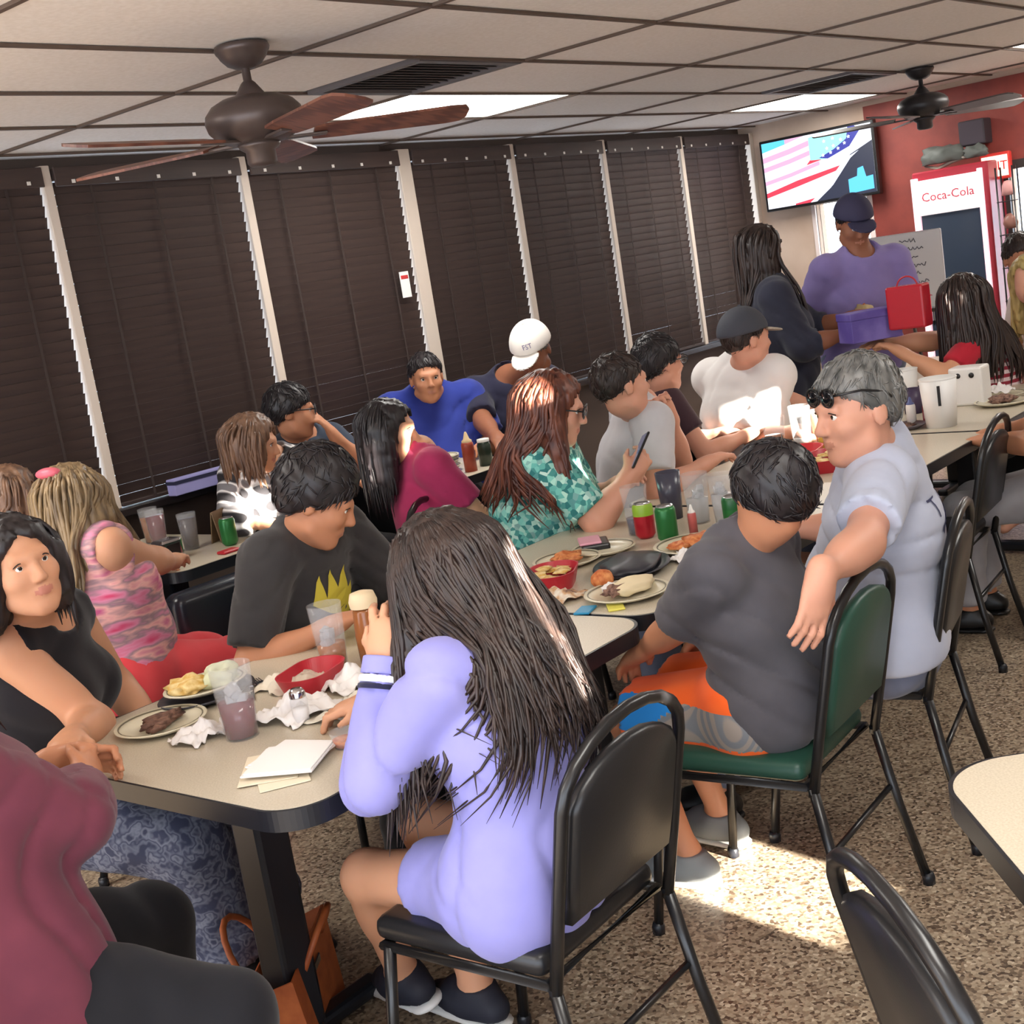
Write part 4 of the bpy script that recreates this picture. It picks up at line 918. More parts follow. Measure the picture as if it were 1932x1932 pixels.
# 7 woman in pink patterned top
w7 = Person(2.34, 3.80, -6, 'woman with ash blond hair in a pink patterned sleeveless top and coral trousers', sc=.97, wide=1.25, lean=0, head=(24, -8, 0), hc=(2.335, 3.79, 1.14), skin=SK_TAN, vox=.014, fine=.009, female=True,
            arms={'R': dict(w=(2.80, 3.94, .81), e=(2.5, 3.3, .5), p=(0, 0, -1), d=(.6, .6, 0)), 'L': dict(w=(2.78, 4.14, .81), e=(2.6, 4.3, .6), p=(0, 0, -1))})
w7.body(face=False); w7.shirt(c_pink, sleeve=0, g=.018, folds=.006, belly=1.1, vox=.011); w7.trousers(c_coral, g=.022); w7.hair_long(H_BLOND, length=.26, vol=.026, strands=110, seed=11, wave=.012, spread=.03, sr=.007); w7.shoes(m_blksh, m_blksh)
d = Sdf(); d.ell(w7.hp(-.09, .02, .105), V(.03, .045, .02), (w7.hf, w7.hl, w7.hu)); d.mesh('hair_clip', .006, [], M('pink hair clip', (206, 96, 112), .4), w7.root, w7.o)
# 8 left edge, brown hair
w8 = Person(2.44, 4.52, -20, 'person with reddish brown hair at the left picture edge by the window', sc=.93, head=(-30, -5, 0), hc=(2.50, 4.45, 1.125), skin=SK_TAN, vox=.018, fine=.011, female=True)
w8.body(hands=''); w8.shirt(c_dnavy, sleeve=.6); w8.trousers(c_blk2); w8.hair_long(H_MID, length=.22, vol=.028, strands=60, seed=21, sr=.008)
# 9 plaid
w9 = Person(3.72, 4.46, 222, 'woman with light brown bob in a black and white plaid shirt by the window', sc=.93, wide=1.12, lean=4, head=(305, -12, 0), hc=(3.50, 4.28, 1.12), skin=SK_TAN, vox=.016, fine=.009, female=True,
            arms={'L': dict(w=(3.75, 4.22, .80), e=(3.95, 4.4, .6)), 'R': dict(w=(3.42, 4.20, .80), e=(3.2, 4.4, .6))})
w9.body(); w9.shirt(c_plaid, sleeve=1.6, g=.02, folds=.005); w9.trousers(c_blk2); w9.hair_long(H_MID, length=.10, vol=.030, strands=70, seed=31, wave=.006, sr=.007)
# 10 man with glasses, hand on mouth
m10 = Person(4.10, 4.72, 265, 'man with glasses holding a hand over his mouth behind the plaid shirt', sc=1.0, lean=6, head=(318, -4, 0), hc=(3.99, 4.58, 1.18), skin=SK_WARM, vox=.016, fine=.009,
             arms={'L': dict(w=(4.11, 4.45, 1.03), e=(4.4, 4.4, .7), d=(-.35, .25, .9), p=(-.5, .6, 0), curl=30), 'R': dict(w=(4.0, 4.4, .82), e=(3.7, 4.6, .7))})
m10.body(lip=m_lipm); m10.shirt(c_dblue, sleeve=.8); m10.trousers(c_blk2); m10.hair_short(H_BLACK, t=.018, off=-.006); m10.glasses(m_black, M('clear lens', (200, 205, 210), .05, trans=.9, ior=1.1))
# 11 crimson
w11 = Person(3.61, 3.50, -30, 'woman with black hair in a crimson top on a green chair, seen in profile', sc=.93, lean=4, head=(-62, -6, 0), hc=(3.56, 3.55, 1.13), skin=SK_TAN, vox=.015, fine=.009, female=True,
             arms={'R': dict(w=(3.86, 3.30, .66), e=(3.6, 3.1, .6)), 'L': dict(w=(3.95, 3.45, .66), e=(3.9, 3.8, .7))})
w11.body(); w11.shirt(c_crim, sleeve=.7, g=.018); w11.trousers(c_coral, g=.018, t1=1.5); w11.hair_long(H_BLACK, length=.26, vol=.020, strands=90, seed=41, wave=.008, sr=.005, fcut=1.25)
# 12 man in blue
m12 = Person(5.14, 4.80, 228, 'smiling man in a royal blue polo shirt behind the stacked plates', sc=1.03, wide=1.3, head=(232, -2, 0), hc=(5.02, 4.68, 1.175), skin=SK_WARM, vox=.016, fine=.0085,
             arms={'R': dict(w=(4.80, 4.66, .80), e=(4.8, 5.0, .6)), 'L': dict(w=(5.06, 4.40, .80), e=(5.4, 4.5, .6))})
m12.body(lip=m_lipm); m12.shirt(c_blue, sleeve=.8, g=.022, belly=1.25, folds=.006); m12.trousers(c_blk2); m12.hair_short(H_BLACK, t=.010, off=.010, slope=.66)
# 13 white cap
m13 = Person(5.62, 4.62, 218, 'man in a white baseball cap and dark navy shirt looking down', sc=1.08, wide=1.1, lean=14, head=(196, -30, 0), hc=(5.38, 4.25, 1.225), skin=SK_DEEP, vox=.016, fine=.009,
             arms={'R': dict(w=(5.05, 4.30, .84), e=(5.1, 4.7, .6)), 'L': dict(w=(5.15, 4.16, .84), e=(5.6, 4.1, .6))})
m13.body(lip=m_lipm); m13.shirt(c_dnavy, sleeve=.85, g=.022); m13.trousers(c_blk2); m13.hair_short(H_GREY, t=.006)
_cap = m13.cap(M('white cap cloth', (236, 230, 222), .8, sheen=.2), t=.020)
_me = text_mesh('FST', .032); decal('cap_lettering', _me, M('purple stitching', (92, 84, 130), .8), _cap, V(m13.hp(.10, .03, .085)), _cap, m13.o, np.cross(m13.hu, nrm(m13.hf + m13.hl * .45)), m13.hu, lift=.002, subdiv=1)
# 14 teal
w14 = Person(3.58, 2.99, 300, 'woman with wavy auburn hair in a teal print top, looking at a phone', sc=1.0, wide=1.3, lean=14, head=(300, -14, 0), hc=(3.565, 2.765, 1.165), skin=SK_FAIR, vox=.014, fine=.008, female=True,
             arms={'R': dict(w=(3.755, 2.63, .885), e=(3.45, 2.55, .62), d=(.55, -.2, .35), p=(.2, .8, -.2), curl=50), 'L': dict(w=(3.84, 2.74, .84), e=(4.0, 3.0, .6))})
w14.body(); w14.shirt(c_teal, sleeve=.85, g=.022, belly=1.1, folds=.006, vox=.012); w14.trousers(c_denim); w14.hair_long(H_AUB, length=.30, vol=.026, strands=160, seed=51, wave=.018, spread=.03, sr=.007, fcut=1.2)
d = Sdf(); d.ell(w14.hp(.05, 0, -.045), V(.070, .066, .050), (w14.hf, w14.hl, w14.hu)); d.plane(w14.hp(.03, 0, 0), -w14.hf, .005); d.plane(w14.hp(0, 0, -.03), w14.hu, .004) if False else None
w14.glasses(m_black, M('grey lens', (60, 56, 60), .1), raise_=.0)
# 15 grey tee, chin on hand
m15 = Person(4.20, 3.00, 318, 'man with cropped hair in a light grey T-shirt resting his chin on his hand', sc=1.02, wide=1.05, lean=16, head=(334, 2, 0), hc=(4.09, 2.84, 1.165), skin=SK_FAIR, vox=.014, fine=.009,
             arms={'L': dict(w=(4.30, 2.78, 1.0), e=(4.6, 3.0, .6), d=(-.45, .1, .8), p=(-.6, -.3, .3), curl=70), 'R': dict(w=(4.25, 2.62, .82), e=(4.0, 2.6, .6))})
m15.body(lip=m_lipm); m15.shirt(c_grey, sleeve=.75, g=.018); m15.trousers(c_denim); m15.hair_short(H_BROWN, t=.005, off=.0, slope=.55)
# 16 behind, dark hair and glasses
w16 = Person(4.80, 3.22, 330, 'person with dark tied-back hair and glasses just behind the man in grey', sc=.97, lean=4, head=(335, 0, 0), hc=(4.74, 3.08, 1.165), skin=SK_FAIR, vox=.017, fine=.010, female=True,
             arms={'L': dict(w=(5.05, 3.0, .80), e=(5.1, 3.3, .6)), 'R': dict(w=(4.98, 2.84, .80), e=(4.8, 2.8, .6))})
w16.body(); w16.shirt(c_plum, sleeve=.6); w16.trousers(c_blk2); w16.hair_short(H_BLACK, t=.020, off=-.01); w16.glasses(m_black, MATS['clear lens'])
# 17 white tee, cap
m17 = Person(5.20, 2.98, 345, 'man in a sunlit white T-shirt and dark cap, seen from behind', sc=1.02, wide=1.18, lean=4, head=(330, 0, 0), hc=(5.14, 2.88, 1.19), skin=SK_FAIR, vox=.015, fine=.010,
             arms={'R': dict(w=(5.02, 2.62, .80), e=(4.9, 2.7, .5), d=(-.5, -.6, 0)), 'L': dict(w=(5.55, 2.75, .80), e=(5.7, 3.1, .6))})
m17.body(lip=m_lipm); m17.shirt(c_white, sleeve=.85, g=.024, belly=1.1); m17.trousers(c_denim); m17.hair_short(H_BROWN, t=.004); m17.cap(M('dark grey cap', (62, 64, 72), .8), M('tan brim', (170, 160, 146), .8))
# standing figures
def legs_standing(x, y, face, z=.86):
    ph = math.radians(face); L = V(-math.sin(ph), math.cos(ph), 0); F = V(math.cos(ph), math.sin(ph), 0)
    return {q: dict(a=V(x, y, .085) + L * sg * .10, k=V(x, y, .5) + F * .5, d=F) for q, sg in (('L', 1), ('R', -1))}
w18 = Person(5.98, 3.24, 300, 'standing woman in dark clothes with long dark hair holding out a purple box', sc=.98, wide=1.2, zp=.87, lean=8, head=(318, -20, 0), hc=(5.99, 3.21, 1.545), skin=SK_DEEP, vox=.016, fine=.010, female=True, legs=legs_standing(5.98, 3.24, 300),
             arms={'L': dict(w=(6.20, 2.86, 1.16), e=(6.3, 3.2, .9)), 'R': dict(w=(6.02, 2.80, 1.10), e=(5.8, 3.0, .9))})
w18.body(); w18.shirt(cloth('dark slate blouse', (46, 48, 62)), sleeve=1.35, g=.026, hem=-.20, belly=1.1, folds=.006); w18.trousers(c_blk2); w18.hair_long(H_BROWN, length=.34, vol=.018, strands=60, seed=61, sr=.008); w18.shoes(m_blksh, m_blksh)
m19 = Person(6.62, 3.02, 228, 'standing man in a lavender T-shirt and dark cap looking down', sc=1.03, wide=1.08, zp=.91, lean=8, head=(226, -24, 0), hc=(6.545, 2.965, 1.605), skin=SK_DEEP, vox=.016, fine=.010, legs=legs_standing(6.62, 3.02, 228),
             arms={'R': dict(w=(6.38, 3.02, 1.12), e=(6.5, 3.4, 1.0)), 'L': dict(w=(6.48, 2.78, 1.14), e=(6.9, 2.75, 1.0))})
m19.body(lip=m_lipm); m19.shirt(c_purp, sleeve=.85, g=.022, hem=-.10); m19.trousers(c_denim); m19.hair_short(H_BLACK, t=.006); m19.cap(M('navy cap', (54, 52, 78), .8)); m19.shoes(m_blksh, m_blksh)
w20 = Person(6.38, 2.26, 110, 'woman with long brown hair in a red and white striped top reaching across the table', sc=.98, wide=1.1, lean=6, head=(70, -4, 0), hc=(6.22, 2.33, 1.17), skin=SK_TAN, vox=.015, fine=.010, female=True,
             arms={'R': dict(w=(6.05, 2.72, 1.02), e=(6.0, 2.5, .8), curl=40), 'L': dict(w=(6.0, 2.55, .98), e=(6.0, 2.2, .75))})
w20.body(face=False); w20.shirt(c_stripe, sleeve=.0, g=.018); w20.trousers(c_blk2)
for q in 'LR':
    d = Sdf(); w20.armp(d, q, .022, 0, .75); d.mesh('red_sleeve', .012, [], c_red, w20.root, w20.o)
w20.hair_long(H_BROWN, length=.36, vol=.026, strands=90, seed=71, wave=.008, spread=.02, sr=.008)
w21 = Person(6.75, 1.98, 160, 'person with golden blond hair behind the striped top at the right', sc=.97, head=(150, 0, 0), hc=(6.55, 2.10, 1.215), skin=SK_FAIR, vox=.018, fine=.012, female=True)
w21.body(hands='', face=False); w21.shirt(c_cream, sleeve=.6); w21.trousers(c_blk2); w21.hair_long(H_YEL, length=.28, vol=.024, strands=60, seed=81, sr=.008)
w22 = Person(7.45, 2.28, 200, 'person in a cream patterned top at the far right picture edge', sc=1.05, head=(215, -6, 0), hc=(7.22, 2.36, 1.285), skin=SK_WARM, vox=.018, fine=.011, female=True)
w22.body(hands=''); w22.shirt(c_cream, sleeve=.7); w22.trousers(c_blk2); w22.hair_short(H_BROWN, t=.012)
m23 = Person(5.02, 1.50, 95, 'person in a plum top and grey trousers cut off by the right picture edge', sc=.98, head=(95, 0, 0), skin=SK_WARM, vox=.018, fine=.012)
m23.body(face=False); m23.shirt(c_plum, sleeve=.7); m23.trousers(c_gp); m23.hair_short(H_BROWN); m23.shoes(m_blksh, m_blksh)

# ================================================================== things on the tables, walls and floor
Z0 = .7502
m_cup = M('clear plastic', (226, 228, 232), .10, alpha=.14); m_frost = M('frosted plastic', (222, 222, 224), .35, trans=.55, ior=1.2, alpha=1)
m_wht = M('white plastic', (228, 226, 222), .4); m_paper = M('white paper', (232, 228, 226), .8); m_plate = M('cream melamine', (214, 206, 182), .3); m_plateline = M('plate rim line', (120, 112, 92), .4)
m_cherry = M('red drink', (112, 24, 40), .1, spec=.6); m_tea = M('tea', (168, 104, 48), .1, spec=.6); m_water = M('iced water', (206, 208, 212), .15, alpha=.55); m_cola = M('cola', (48, 26, 26), .1); m_oj = M('orange juice', (226, 126, 34), .2)
m_alu = M('aluminium', (196, 198, 200), .3, metal=1); m_redp = M('red plastic', (178, 40, 52), .4); m_can_g = M('green can print', (42, 112, 58), .3, metal=.3); m_can_r = M('red can print', (176, 34, 48), .3, metal=.3); m_lime = M('lime print', (138, 176, 54), .35)
m_bean = M('brown food', (92, 62, 50), .7, tex='noise', scale=60, stops=[(.35, (74, 48, 40)), (.65, (126, 92, 76))]); m_food_o = M('orange food', (204, 116, 62), .6, tex='noise', scale=50, stops=[(.35, (176, 84, 40)), (.65, (222, 150, 92))]); m_food_y = M('yellow food', (222, 190, 110), .6, tex='noise', scale=45, stops=[(.35, (206, 160, 70)), (.65, (236, 214, 156))])
m_meat = M('shredded brown', (110, 78, 66), .7, tex='noise', scale=90, stops=[(.35, (80, 52, 46)), (.65, (150, 116, 100))]); m_dkplate = M('charcoal plate', (46, 46, 54), .4); m_ket = M('ketchup', (150, 62, 44), .35); m_lav = M('lavender card', (150, 146, 196), .7); m_mug = M('dark plum mug', (62, 50, 76), .4)
def revolve(name, parent, prof, mat, n=22, off=(0, 0, 0)):
    bm = bmesh.new(); lathe(bm, prof, n, off=off); return bm_obj(name, bm, mat, parent, smooth=True)
def lump(name, parent, c, r, mat, seed=0, amp=.25, freq=2.2, sub=3, flat_bottom=True):
    bm = bmesh.new(); bmesh.ops.create_icosphere(bm, subdivisions=sub, radius=1.0); rg = np.random.default_rng(seed); ph = rg.uniform(0, 6, 6)
    for v in bm.verts:
        p = v.co; k = 1 + amp * (math.sin(freq * 2 * p.x + ph[0]) * math.sin(freq * 2.3 * p.y + ph[1]) + .7 * math.sin(freq * 4.1 * p.z + ph[2] + 2 * p.x) * math.cos(freq * 3.7 * p.y + ph[3]))
        v.co = Vector((c[0] + p.x * k * r[0], c[1] + p.y * k * r[1], max(c[2] + p.z * k * r[2], c[2] - r[2] * .55) if flat_bottom else c[2] + p.z * k * r[2]))
    return bm_obj(name, bm, mat, parent, smooth=True)
def it(name, x, y, label, cat, z=Z0, rz=0, group=None): return thing(name, (x, y, z), rz, label, cat, group)
def tumbler(x, y, h, r, level, drink, label, ice=0, cup=None, z=Z0):
    t = it('plastic_tumbler', x, y, label, 'cup', z, group='drinks on the tables'); r0 = r * .78
    revolve('cup', t, [(0, 0), (r0, 0), (r, h), (r - .002, h), (r0 - .002, .004), (0, .004)], cup or m_cup)
    if level > 0:
        rl = r0 + (r - r0) * level - .0028; revolve('drink', t, [(0, .005), (r0 - .0028, .005), (rl, h * level), (0, h * level)], drink)
    rg = np.random.default_rng(int(x * 100 + y * 37))
    for k in range(ice):
        a = rg.uniform(0, 6); rr = rg.uniform(0, r * .45); bm = bmesh.new()
        bx(bm, (-.011, -.011, -.011), (.011, .011, .011), .003, 2, mat=Matrix.Translation((rr * math.cos(a), rr * math.sin(a), h * level + .004 + .012 * (k % 3))) @ Matrix.Rotation(a, 4, 'Z') @ Matrix.Rotation(a * 2, 4, 'X')); bm_obj('ice_cube', bm, m_water, t)
    return t
def plate(x, y, r, label, mat=None, z=Z0, name='dinner_plate', oval=1.0, rz=0):
    t = it(name, x, y, label, 'plate', z, rz, 'plates on the tables'); mt = mat or m_plate
    o = revolve('dish', t, [(0, .004), (r * .62, .004), (r * .72, .010), (r, .020), (r + .002, .017), (r * .72, .004), (r * .60, 0), (0, 0)], mt, 32); o.scale = (1, oval, 1)
    if mat is None:
        o = revolve('rim_line', t, [(r * .90, .0178), (r * .93, .0190), (r * .93, .0182), (r * .90, .0170)], m_plateline, 32); o.scale = (1, oval, 1)
    return t
def can(x, y, label, body, top=None, z=Z0):
    t = it('soda_can', x, y, label, 'can', z, group='soda cans on the tables')
    revolve('can_body', t, [(0, .002), (.022, 0), (.027, .006), (.033, .014), (.033, .100), (.028, .112), (.027, .112)], body); revolve('lid', t, [(.027, .112), (.0265, .115), (.025, .110), (0, .110)], m_alu)
    if top is not None: revolve('colour_band', t, [(.0334, .075), (.0334, .102), (.029, .112)], top)
    bm = bmesh.new(); bx(bm, (-.006, -.002, .1105), (.006, .014, .112)); bm_obj('pull_tab', bm, m_alu, t)
    return t
def squeeze(x, y, h, r, body, tip, label, z=Z0, name='squeeze_bottle'):
    t = it(name, x, y, label, 'bottle', z, group='condiments on the tables')
    revolve('bottle_body', t, [(0, 0), (r, 0), (r, h * .66), (r * .92, h * .72), (r * .8, h * .74), (0, h * .74)], body); revolve('cap', t, [(r * .82, h * .735), (r * .82, h * .78), (r * .5, h * .82), (r * .22, h * .97), (r * .12, h), (0, h)], tip)
    return t
def napkin(x, y, r, h, label, seed, mat=None, z=Z0, amp=.35):
    rg = np.random.default_rng(seed); n = 16; bm = bmesh.new(); vs = {}
    ph = rg.uniform(0, 6, 8)
    for i in range(n + 1):
        for j in range(n + 1):
            u, v = i / n * 2 - 1, j / n * 2 - 1; rr = math.hypot(u, v); zz = h * (max(0, 1 - rr * .75)) * (.6 + .5 * math.sin(6 * u + ph[0] + 3 * v) * math.sin(5 * v + ph[1])) + .12 * h * math.sin(13 * u + ph[2]) * math.sin(11 * v + ph[3])
            vs[i, j] = bm.verts.new((u * r * (1 + amp * .4 * math.sin(4 * v + ph[4])), v * r * .9 * (1 + amp * .4 * math.sin(5 * u + ph[5])), max(.0015, zz + .004)))
    for i in range(n):
        for j in range(n): bm.faces.new((vs[i, j], vs[i + 1, j], vs[i + 1, j + 1], vs[i, j + 1]))
    o = bm_obj('crumpled_napkin', bm, mat or m_paper, None, (x, y, z), smooth=True); md = o.modifiers.new('thickness', 'SOLIDIFY'); md.thickness = .0015; md.offset = 1
    return tag(o, label, 'napkin', 'napkins on the tables')
def basket(x, y, w, d, h, label, mat, rz=0, z=Z0):
    t = it('food_basket', x, y, label, 'basket', z, rz, 'food baskets')
    bm = bmesh.new(); lo = rrect(w * .8, d * .8, min(w, d) * .36); hi = rrect(w, d, min(w, d) * .46); hi2 = rrect(w - .008, d - .008, min(w, d) * .45); lo2 = rrect(w * .8 - .008, d * .8 - .008, min(w, d) * .35); n = len(lo)
    R = [[bm.verts.new((p[0], p[1], zz)) for p in ring] for ring, zz in ((lo, 0), (hi, h), (hi2, h), (lo2, .004))]
    for a, b_ in zip(R[:-1], R[1:]):
        for k in range(n): bm.faces.new((a[k], a[(k + 1) % n], b_[(k + 1) % n], b_[k]))
    bm.faces.new(R[0][::-1]); bm.faces.new(R[-1]); bm_obj('basket_body', bm, mat, t)
    return t

# ---- nearest table
p = plate(1.675, 2.565, .105, 'cream plate with brown leftovers near the clasped hands')
lump('leftovers', p, (.01, .005, .018), (.055, .032, .014), m_bean, 1, .35); lump('leftovers', p, (-.035, -.03, .014), (.022, .012, .008), m_bean, 2, .3)
p = plate(1.86, 2.63, .125, 'dark-rimmed platter under the torn wrapper and leftovers', m_dkplate, oval=.8)
p2 = plate(1.865, 2.635, .108, 'cream plate of salad scraps stacked on the dark platter', z=Z0 + .020, oval=.8); lump('salad', p2, (-.03, .02, .02), (.055, .045, .022), m_food_y, 3, .35); lump('salad', p2, (.04, -.01, .022), (.045, .04, .03), M('pale lettuce', (206, 208, 172), .7), 4, .4)
tumbler(1.695, 2.30, .165, .047, .50, m_cherry, 'clear tumbler half full of red drink on the nearest table', ice=7)
tumbler(2.13, 2.46, .165, .044, .38, m_tea, 'clear tumbler with ice and amber tea beside the dark T-shirt', ice=9)
t = it('syrup_dispenser', 2.17, 2.36, 'tall brown bottle with a cream cap on the nearest table', 'bottle', group='condiments on the tables')
revolve('bottle_body', t, [(0, 0), (.032, 0), (.034, .08), (.030, .14), (.027, .15), (0, .15)], M('brown glass', (150, 92, 52), .2)); revolve('cap', t, [(.034, .15), (.036, .165), (.03, .185), (.012, .19), (0, .19)], M('cream cap', (226, 204, 168), .5))
napkin(1.655, 2.40, .055, .05, 'crumpled white napkin between the leftovers plate and the red drink', 11); napkin(1.74, 2.38, .045, .055, 'small crumpled napkin right behind the leftovers plate', 12)
napkin(1.84, 2.28, .085, .060, 'large crumpled napkin right of the red drink', 13); napkin(1.99, 2.48, .07, .045, 'crumpled wrapper behind the knife and fork', 14, M('greasy paper', (214, 204, 186), .7))
basket(2.0, 2.40, .20, .13, .045, 'small red food basket half hidden behind the red drink', m_redp, .3); 
napkin(2.03, 2.30, .07, .05, 'white tissue lying over the red basket', 15)
napkin(1.90, 2.10, .10, .055, 'open takeaway paper by the lilac sleeve', 16, M('pale wrapper', (222, 216, 200), .7))
for k, (dx, dy, rz, w, d, mt) in enumerate([(0, 0, .5, .15, .15, m_paper), (.03, .02, .25, .14, .14, m_paper), (-.02, .03, .75, .17, .12, M('cream paper', (226, 214, 190), .8)), (-.035, -.015, .95, .16, .10, MATS['cream paper'] if 'cream paper' in MATS else m_paper)]):
    o = it('paper_napkin', 1.60 + dx, 2.04 + dy, ['folded white napkin topmost in the sunlit stack by the table corner', 'folded white napkin nearest the lilac elbow', 'cream paper sheet fanned out left of the white napkins', 'cream paper sheet lying lowest at the table corner'][k], 'napkin', Z0 + (.012 - .003 * k if k < 2 else .001 + .002 * (3 - k)), rz, 'napkins on the tables')
    bm = bmesh.new(); bx(bm, (-w / 2, -d / 2, 0), (w / 2, d / 2, .004 if k < 2 else .0015), .001, 1); bm_obj('folded_sheet', bm, mt, o)
    if k < 2: bm = bmesh.new(); bx(bm, (-w / 2 + .004, -d / 2 + .003, .004), (w / 2 - .002, d / 2 - .006, .0072), .001, 1); bm_obj('upper_fold', bm, mt, o)
t = it('shaker', 1.80, 2.22, 'small glass shaker with a chrome top beside the red drink', 'shaker', group='condiments on the tables'); revolve('jar', t, [(0, 0), (.018, 0), (.020, .05), (.017, .06), (0, .06)], m_cup); revolve('lid', t, [(.018, .06), (.018, .072), (.012, .08), (0, .081)], m_chrome); revolve('salt', t, [(0, .003), (.016, .003), (.017, .035), (0, .035)], m_paper)
t = it('sauce_cup', 1.72, 2.00, 'tiny clear sauce cup with orange salsa by the lilac elbow', 'cup', group='condiments on the tables'); revolve('cup', t, [(0, 0), (.022, 0), (.030, .035), (.0285, .035), (.021, .002), (0, .002)], m_cup); revolve('salsa', t, [(0, .003), (.0205, .003), (.025, .018), (0, .018)], m_food_o)
for k, (x, y, rz) in enumerate([(1.93, 2.545, .9), (1.955, 2.525, 1.15)]):
    t = it('fork', x, y, ['steel fork lying behind the red drink', 'second steel fork beside the first behind the red drink'][k], 'fork', rz=rz, group='cutlery'); bm = bmesh.new(); bx(bm, (-.09, -.005, .002), (.03, .005, .0045), .001, 1); bm_obj('handle', bm, m_chrome, t)
    bm = bmesh.new(); bx(bm, (.03, -.011, .004), (.055, .011, .007), .001, 1)
    for j in range(4): bx(bm, (.055, -.010 + j * .0058, .004), (.090, -.0076 + j * .0058, .0062))
    bm_obj('tines', bm, m_chrome, t)

# ---- second table
p = plate(2.80, 2.02, .115, 'cream plate with a folded tortilla and shredded meat in front of the lilac hair'); lump('tortilla', p, (.025, .0, .024), (.075, .05, .022), M('flour tortilla', (222, 206, 170), .7), 21, .15); lump('shredded_meat', p, (-.035, .015, .024), (.03, .026, .016), m_meat, 22, .4); lump('sour_cream', p, (-.01, .045, .026), (.022, .02, .014), m_paper, 23, .2)
p = plate(3.05, 2.17, .155, 'large charcoal oval plate in the middle of the second table', M('charcoal plate 2', (46, 46, 54), .4), oval=.72, rz=.5); lump('black_cloth', p, (0, 0, .02), (.13, .085, .022), m_dkplate, 24, .12)
t = basket(2.87, 2.32, .21, .145, .05, 'red basket of yellow chips on the second table', m_redp, .5); 
for k in range(10):
    a = k * 2.4; lump('chip', t, (.055 * math.cos(a), .035 * math.sin(a), .035 + .004 * (k % 4)), (.028, .022, .005), m_food_y, 30 + k, .3, sub=2, flat_bottom=False)
t = it('salsa_ball', 2.86, 2.14, 'round orange fruit beside the red basket', 'fruit'); lump('peel', t, (0, 0, .028), (.032, .032, .028), m_food_o, 41, .05, flat_bottom=True)
p = plate(3.10, 2.44, .105, 'cream plate with orange food at the far side of the second table'); lump('rice', p, (0, 0, .02), (.05, .045, .016), m_food_o, 42, .3)
p = plate(3.30, 2.10, .13, 'cream plate with orange rice beside the boy'); lump('rice', p, (.02, .0, .022), (.065, .05, .016), m_food_o, 43, .35); lump('rice', p, (-.05, .03, .02), (.03, .03, .014), m_food_o, 44, .3)
p = plate(3.24, 2.40, .10, 'empty cream plate behind the charcoal oval plate')
napkin(3.17, 2.06, .05, .04, 'crumpled tissue right of the charcoal oval plate', 45); napkin(2.74, 2.22, .075, .035, 'patterned wrapper left of the orange fruit', 46, M('printed wrapper', rough=.7, tex='noise', scale=30, stops=[(.4, (226, 218, 204)), (.55, (200, 160, 120)), (.65, (120, 90, 80))])); napkin(2.70, 2.42, .06, .05, 'white tissue at the left edge of the second table', 47)
for k, (dx, dy, mt, lb) in enumerate([(0, 0, M('blue packet', (42, 136, 180), .5), 'small blue packet on the second table edge'), (.04, -.07, M('yellow packet', (222, 214, 96), .5), 'small yellow packet on the second table edge')]):
    t = it('sauce_packet', 2.60 + .06 + dx, 2.06 + dy, lb, 'packet', rz=.3 + .4 * k, group='sauce packets'); bm = bmesh.new(); bx(bm, (-.035, -.022, 0), (.035, .022, .006), .002, 1); bm_obj('pouch', bm, mt, t); bm = bmesh.new(); bx(bm, (.031, -.022, .001), (.038, .022, .003)); bm_obj('seal', bm, m_wht, t)
can(3.42, 2.36, 'red and lime soda can on the second table', m_can_r, m_lime); can(3.38, 2.25, 'green soda can left of the clear tumblers', m_can_g); can(3.50, 2.08, 'green soda can next to the head of the boy', m_can_g, M('deep green band', (30, 92, 48), .3))
tumbler(3.47, 2.42, .16, .044, .35, M('dark blue drink', (48, 54, 84), .1), 'clear tumbler with dark drink in front of the phone'); tumbler(3.68, 2.42, .16, .043, .85, m_cola, 'tumbler of cola under the phone', cup=M('dark tumbler', (64, 64, 78), .25))
tumbler(3.62, 2.28, .165, .044, .5, m_water, 'clear tumbler of iced water beside the green can', ice=6); tumbler(3.60, 2.17, .165, .044, .6, m_water, 'clear tumbler of water behind the pink bottle', ice=5)
squeeze(3.62, 2.06, .21, .034, M('pinkish bottle', (216, 178, 172), .35, trans=.3), M('pink tip', (224, 190, 188), .4), 'pale pink squeeze bottle beside the head of the boy')
squeeze(3.45, 2.20, .10, .014, M('hot sauce', (190, 96, 92), .3), m_wht, 'tiny sauce bottle with a white cap between the soda cans', name='sauce_bottle')
t = it('wallet', 3.29, 2.47, 'black wallet with a pink card lying on the second table', 'wallet', rz=.7); bm = bmesh.new(); bx(bm, (-.06, -.045, 0), (.06, .045, .022), .006, 2); bm_obj('leather_cover', bm, m_vinyl, t); bm = bmesh.new(); bx(bm, (-.055, -.02, .0222), (.055, .05, .030), .003, 1); bm_obj('card', bm, M('pink card', (222, 160, 178), .5), t)
# phone held by the woman in teal
t = thing('phone', tuple(V(w14.arm['R'][1]) + V(.055, -.02, .075)), math.radians(40), 'black smartphone held up by the woman in teal', 'phone'); Rm_ = Matrix.Rotation(math.radians(35), 4, 'X') @ Matrix.Rotation(.35, 4, 'Y')
bm = bmesh.new(); bx(bm, (-.037, -.0045, -.072), (.037, .0045, .072), .004, 2, mat=Rm_); bm_obj('case', bm, m_black, t); bm = bmesh.new(); bx(bm, (-.033, .0046, -.066), (.033, .0052, .066), mat=Rm_); bm_obj('screen', bm, M('phone glass', (30, 32, 40), .1, emit=(120, 140, 170), estr=.4), t)

